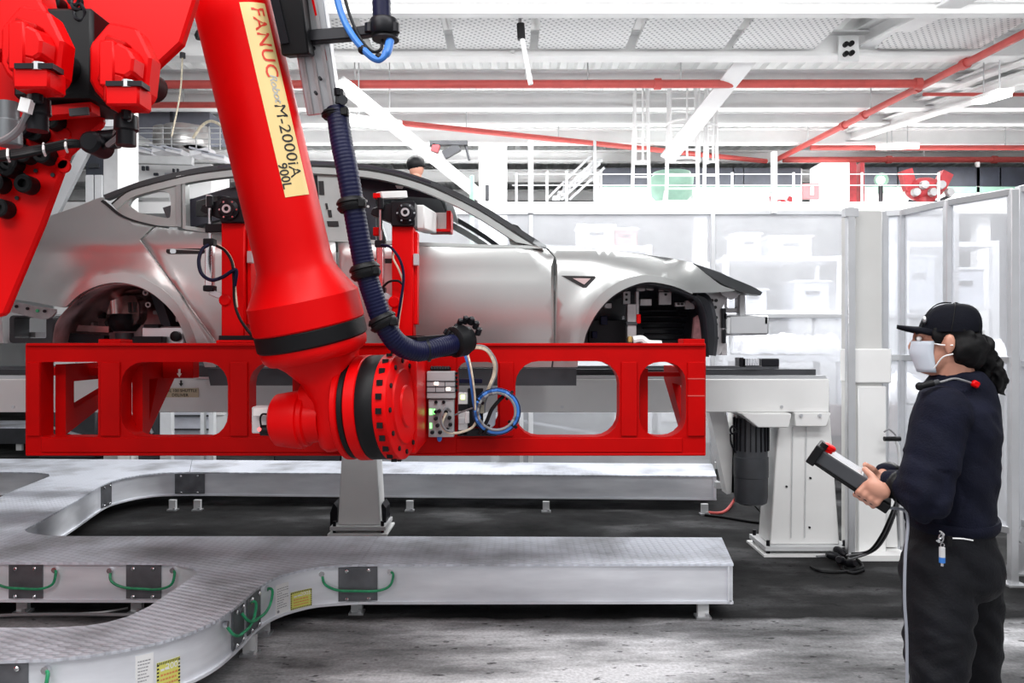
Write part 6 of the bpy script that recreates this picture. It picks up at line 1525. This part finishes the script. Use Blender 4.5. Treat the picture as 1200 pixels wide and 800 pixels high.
# cap: crown, brim, button, strap opening, badge
mb = MB(); rings = []
for i in range(11):
    t = i / 10; a = t * PI * .5
    c = hc(-.006 - .012 * t * 0, 0, .026 + .090 * math.sin(a)); rings.append(ring(c, H_, Rr, .087 * math.cos(a) ** .7 + .002, .078 * math.cos(a) ** .7 + .002, 28))
tilt = Matrix.Rotation(0, 3, 'Y')
cp = mb.loft(rings).build('cap_crown', CAPM, per, 70); cp.data.materials[0] = CAPM
for q in range(6):
    a = 2 * PI * q / 6 + .5
    MB().tube([hc(-.006 + (.0882 * math.cos(b_) ** .7 + .002) * math.cos(a), (.0792 * math.cos(b_) ** .7 + .002) * math.sin(a), .026 + .0912 * math.sin(b_)) for b_ in [PI * .5 * k / 10 * .98 for k in range(11)]], .0016, 5).build('cap_seam', BLACK, cp)
MB().ell(hc(-.010, 0, .116), (.008, .008, .005), 10, 6).build('button', CAPM, cp)
mb = MB(); n = 14; vs = []; fs = []
for i in range(n + 1):
    s = -1 + 2 * i / n; a = s * 1.15
    for k in range(4):
        t = k / 3; ext = .062 * (1 - s * s * .75); vs.append(hc(-.006 + .087 * math.cos(a) + ext * t, .078 * math.sin(a) * (1 - .05 * t), .030 - .004 * t - .016 * s * s * (.3 + t)))
for i in range(n):
    for k in range(3): q = i * 4 + k; fs.append((q, q + 1, q + 5, q + 4))
br_ = mb.add(vs, fs).build('cap_brim', CAPM, per, 60); md = br_.modifiers.new('thick', 'SOLIDIFY'); md.thickness = .012
MB().ell(hc(.070, .042, .052), (.006, .018, .012), 10, 8, RotH).build('badge', ALU, cp, 60)
MB().box(hc(-.094, .01, .038), (.006, .045, .012), RotH).build('cap_buckle', PALE, cp)
# hair: sides, nape and long wavy tail
mb = MB()
mb.ell(hb_(-.055, 0, -.03), (.064, .078, .070), 16, 10, RotH)
for s in (-1, 1): mb.ell(hb_(.022, s * .062, .014), (.020, .009, .030), 10, 8, RotH); mb.ell(hb_(-.030, s * .064, .016), (.046, .014, .024), 12, 8, RotH); mb.ell(hb_(-.042, s * .062, -.022), (.040, .020, .046), 12, 8, RotH)
rnd = random.Random(3)
spine_ = spline([pp(1122, 404), pp(1136, 412), pp(1147, 424), pp(1154, 438), pp(1162, 450), pp(1170, 457)], 6)
for i in range(26):
    ox, oy, oz = rnd.uniform(-.030, .034), rnd.uniform(-.06, .06), rnd.uniform(-.030, .030); L_ = rnd.randint(22, len(spine_)); ph = rnd.uniform(0, 6)
    pts = [p + Vector((ox * (1 - .35 * k / 30) + .009 * math.sin(k * .62 + ph), oy * (1 - .5 * k / 30) + .009 * math.cos(k * .55 + ph), oz + .006 * math.sin(k * .5 + ph))) for k, p in enumerate(spine_[:L_])]
    mb.tube(pts, lambda t: .0155 * (1 - t) ** .45 + .002, 8)
hr = remesh(mb, 'hair', HAIR, per, .0042, 1, lambda p, n: .0035 * math.sin(60 * (p.x * .9 - p.z * .8) + 6 * noise.noise(p * 14)) + .003 * noise.noise(p * 45))
for k in range(16):   # loose curls at the tips
    a = pp(1150 + rnd.uniform(-12, 14), 425 + rnd.uniform(-15, 18), rnd.uniform(-.05, .06)); pts = [a + Vector((.012 * math.sin(j * 1.3 + k) + .0075 * j, .008 * math.cos(j + k), -.012 * j)) for j in range(6)]
    MB().tube(pts, lambda t: .006 * (1 - t) + .001, 6, 4).build('curl', HAIR, hr)
# sweater: torso and both sleeves, with folds
def fold(p, n, amp=.006):
    q = Vector((p.x * 5, p.y * 5, p.z * 11 + p.x * 7)); r = noise.noise(q) + .5 * noise.noise(q * 2.3 + Vector((3, 1, 2)))
    g = .0025 * math.sin(150 * (p.z - .25 * p.x) + 5 * noise.noise(p * 6)) * max(0, noise.noise(p * 4 + Vector((9, 0, 0))))
    return amp * r + g
mb = MB(); rings = []
for px, py, f, s in ((1120, 436, .070, .068), (1121, 444, .084, .090), (1122, 452, .098, .122), (1121, 463, .110, .165), (1120, 478, .118, .200), (1120, 505, .126, .205), (1119, 535, .124, .198), (1117, 565, .124, .195), (1115, 590, .130, .195), (1114, 606, .132, .192), (1114, 613, .124, .185)):
    rings.append(ring(pp(px, py, min(.06, max(0, (py - 440) * .0026))), H_, Rr, f, s, 32, .9))
mb.loft(rings)
def sleeve(a, b_, c, r0, r1, r2, r3):
    el(mb, a, b_, r0, r1, 1.0, 16); el(mb, b_, c, r1 * 1.02, r2, 1.0, 16)
sl_e = wr_l + (el_l - wr_l).normalized() * .02; sr_e = wr_r + (el_r - wr_r).normalized() * .02
sleeve(sh_l + Vector((0, .02, 0)), el_l + Vector((-.01, 0, .01)), sl_e, .082, .076, .045, 0); sleeve(sh_r, el_r, sr_e, .080, .068, .044, 0)
def sdisp(p, n):
    d = min((p - el_l).length, (p - (el_l + wr_l) / 2).length); return fold(p, n, .011) + (.005 * math.sin(70 * ((p - el_l).dot((wr_l - el_l).normalized())) + 6 * noise.noise(p * 7)) if d < .12 else 0)
sw = remesh(mb, 'sweater', NAVY, per, .0065, 5, sdisp)
for e_, w_ in ((el_l, wr_l), (el_r, wr_r)):
    d = (w_ - e_).normalized(); MB().lathe(w_ - d * .055, d, [(0, .046), (.01, .048), (.02, .044), (.03, .048), (.045, .042), (.052, .036)], 20, caps=False).build('cuff', BLACK, sw, 60)
MB().tube([neck + Vector((0, 0, .012)) + H_ * (.062 * math.cos(a)) + Rr * (.062 * math.sin(a)) - Vector((0, 0, .012)) * math.cos(a) for a in [2 * PI * k / 24 for k in range(24)]], .010, 8, 0, True).build('collar', NAVY, sw, 60)
mb = MB(); rings = [ring(pp(1114, py, .06), H_, Rr, f, s, 32, .9) for py, f, s in ((602, .134, .194), (606, .137, .197), (612, .135, .195), (616, .126, .187))]
mb.loft(rings); mb.build('hem_band', NAVY, sw, 60)
# trousers
mb = MB(); rings = []
for px, py, f, s in ((1113, 608, .118, .178), (1113, 625, .125, .182), (1115, 650, .135, .185), (1117, 672, .138, .183), (1117, 690, .115, .165)): rings.append(ring(pp(px, py, .05), H_, Rr, f, s, 30, .9))
mb.loft(rings)
mb.ell(pp(1143, 662, -.01), (.075, .09, .085), 14, 10); mb.ell(pp(1146, 662, .12), (.07, .08, .08), 14, 10)
el(mb, pp(1101, 668, -.03), kn_l, .112, .088, 1.0, 18); el(mb, kn_l, an_l, .082, .072, 1.0, 18); el(mb, pp(1134, 668, .13), kn_r, .108, .082, 1.0, 18); el(mb, kn_r, an_r, .080, .072, 1.0, 18)
def tdisp(p, n):
    k = .004 * math.sin(75 * (p.z + .5 * p.x) + 7 * noise.noise(p * 5)); lo = 1 if p.z < .72 else .35
    return fold(p, n, .010) + 1.7 * k * lo * (.4 + noise.noise(p * 5 + Vector((4, 4, 4))))
tr = remesh(mb, 'trousers', TROU, per, .008, 5, tdisp)
# back pocket with its pale edge, keys on a clip
pk0 = pp(1128, 631, -.152)
MB().tube([pp(1116, 630.5, -.160), pp(1128, 631, -.158), pp(1140, 633, -.135)], .0022, 6, 5).build('pocket_edge', WST, tr)
MB().box(pp(1113, 634, -.160), (.012, .006, .03)).build('belt_loop', BLACK, tr)
MB().tube([pp(1104, 640, -.172), pp(1106, 652, -.172)], .0016, 6).build('key_link', CHR, per)
MB().tube([pp(1103 + 2.6 * math.cos(a), 630 + 5 * math.sin(a), -.172) for a in [2 * PI * k / 14 for k in range(14)]], .0022, 6, 0, True).build('clip_ring', CHR, per)
MB().tube([pp(1101, 622, -.168), pp(1106, 626, -.172), pp(1102, 631, -.172), pp(1098, 633, -.172), pp(1101, 635, -.172)], .0028, 6, 4).build('snap_hook', CHR, per)
MB().tube([pp(1104.5 + 2.2 * math.cos(a), 638.5 + 2.4 * math.sin(a), -.172) for a in [2 * PI * k / 12 for k in range(12)]], .0016, 6, 0, True).build('key_ring', CHR, per)
MB().cyl(pp(1104, 641, -.172), pp(1104, 654, -.172), .0085, 10).build('key_fob', PALE, per); MB().cyl(pp(1104, 652.5, -.172), pp(1104, 659, -.172), .0088, 10).build('fob_band', BLUE, per); MB().cyl(pp(1104, 659, -.172), pp(1104, 663, -.172), .004, 8).build('fob_tip', CHR, per)
# neck band of a headset with the red tab and coiled lead down the back
MB().tube([pp(1092, 449, -.11), pp(1104, 447, -.115), pp(1118, 443.5, -.105), pp(1130, 446, -.10), pp(1142, 450, -.085)], .0035, 6, 6).build('headset_band', GREYC, per)
mc = MB().cyl(pp(1078, 452.5, -.105), pp(1094, 448.5, -.112), .010, 12).build('headset_boom', BLACK, per); MB().cyl(pp(1094, 449, -.113), pp(1100, 447, -.114), .008, 10).build('boom_joint', DKG, mc); MB().ell(pp(1077.5, 452.5, -.105), (.012, .011, .013), 12, 8).build('foam_tip', BLACK, mc)
MB().box(pp(1143, 450, -.095), (.022, .016, .020), Matrix.Rotation(.5, 3, 'Y')).build('red_tab', RED, per, bev=.004)
cpts = []; base = spline([pp(1148, 455, -.075), pp(1156, 464, -.06), pp(1162, 478, -.04), pp(1165, 500, -.025), pp(1165, 540, -.02)], 16); m_ = len(base)
for k in range(m_ * 4):
    t = k / 4; i = min(int(t), m_ - 2); p = base[i].lerp(base[i + 1], t - i); a = k * .9; cpts.append(p + Vector((.007 * math.cos(a), .007 * math.sin(a), 0)))
MB().tube(cpts, .0022, 5).build('coiled_lead', BLACK, per)
# shoes
for an, nm in ((an_l, 0), (an_r, 1)):
    mb = MB(); c = Vector((an.x, an.y, 0))
    rings = [ring(c + H_ * f + Vector((0, 0, z)), Rr, Z, w, h, 16) for f, z, w, h in ((-.085, .045, .025, .04), (-.06, .05, .042, .048), (0, .055, .046, .052), (.08, .042, .050, .040), (.14, .032, .046, .030), (.175, .026, .022, .018))]
    mb.loft(rings); sh = mb.build('shoe', BLACK, per, 60)
    MB().prism([c + H_ * -.09 + Rr * -.04, c + H_ * .10 + Rr * -.052, c + H_ * .178 + Rr * -.02, c + H_ * .178 + Rr * .02, c + H_ * .10 + Rr * .052, c + H_ * -.09 + Rr * .04], (0, 0, .018)).build('sole', DKG, sh)

# ------------------------------------------------------------------ teach pendant and its grey cable
tp = thing('teach_pendant', 'dark hand controller with silver screen and red stop button in the worker\'s hands', 'controller', pc(.08, 0, -.03))
def pbox(t0, t1, w0, w1, n0, n1, name, m, parent=None, bev=.004):
    c = pc((t0 + t1) / 2, (w0 + w1) / 2, (n0 + n1) / 2); return MB().box(c, (t1 - t0, w1 - w0, n1 - n0), Matrix((pd_, pw, pn)).transposed()).build(name, m, parent or tp, 0, bev=bev, seg=2)
bdy = pbox(-.02, .195, -.062, .062, -.026, .018, 'body', MOTG)
pbox(.188, .215, -.074, .074, -.040, .026, 'end_bumper', BLACK); 
pbox(-.055, .05, -.052, .070, -.042, -.012, 'grip', BLACK)
MB().prism([pc(.02, .056, -.026), pc(.19, .056, -.026), pc(.19, .06, -.034), pc(.02, .05, -.040)], pw * -.11).build('back_shell', BLACK, tp)
scn = pbox(.062, .165, -.048, .048, .016, .021, 'screen', mat('screen_silver', (.66, .66, .68), .2, metal=.3, var=.06)); pbox(.055, .175, -.055, .055, .014, .0185, 'screen_frame', PALE)
for r in range(3):
    for k in range(4): pbox(-.008 + r * .018, .004 + r * .018, -.045 + k * .026, -.027 + k * .026, .016, .022, 'key', PALE if r else WST, bev=.001)
MB().lathe(pc(.180, .030, .017), pn, [(0, .016), (.010, .016), (.012, .020), (.022, .020), (.026, .014)], 16).build('stop_button', RED, tp); MB().lathe(pc(.182, -.03, .017), pn, [(0, .013), (.014, .012), (.016, .006)], 12).build('selector_knob', BLACK, tp); MB().lathe(pc(.196, .045, .02), pn, [(0, .012), (.02, .012)], 10).build('switch', BLACK, tp)
cbz = tag(MB().tube([pc(-.05, .03, -.03), pp(1060, 598, -.06), pp(1064, 614, -.13), pp(1061, 650, -.16), pp(1060, 700, -.17), pp(1062.5, 745, -.17), pp(1063, 800, -.17), pp(1064, 900, -.15), Vector((pp(1064, 0).x, PYD - .15, .01)), Vector((pp(1064, 0).x - .3, PYD - .3, .008))], .0045, 8, 8).build('pendant_cable', mat('pendant_grey', (.30, .32, .37), .5), None), 'pale grey controller cable hanging down along the worker\'s front leg', 'cable')
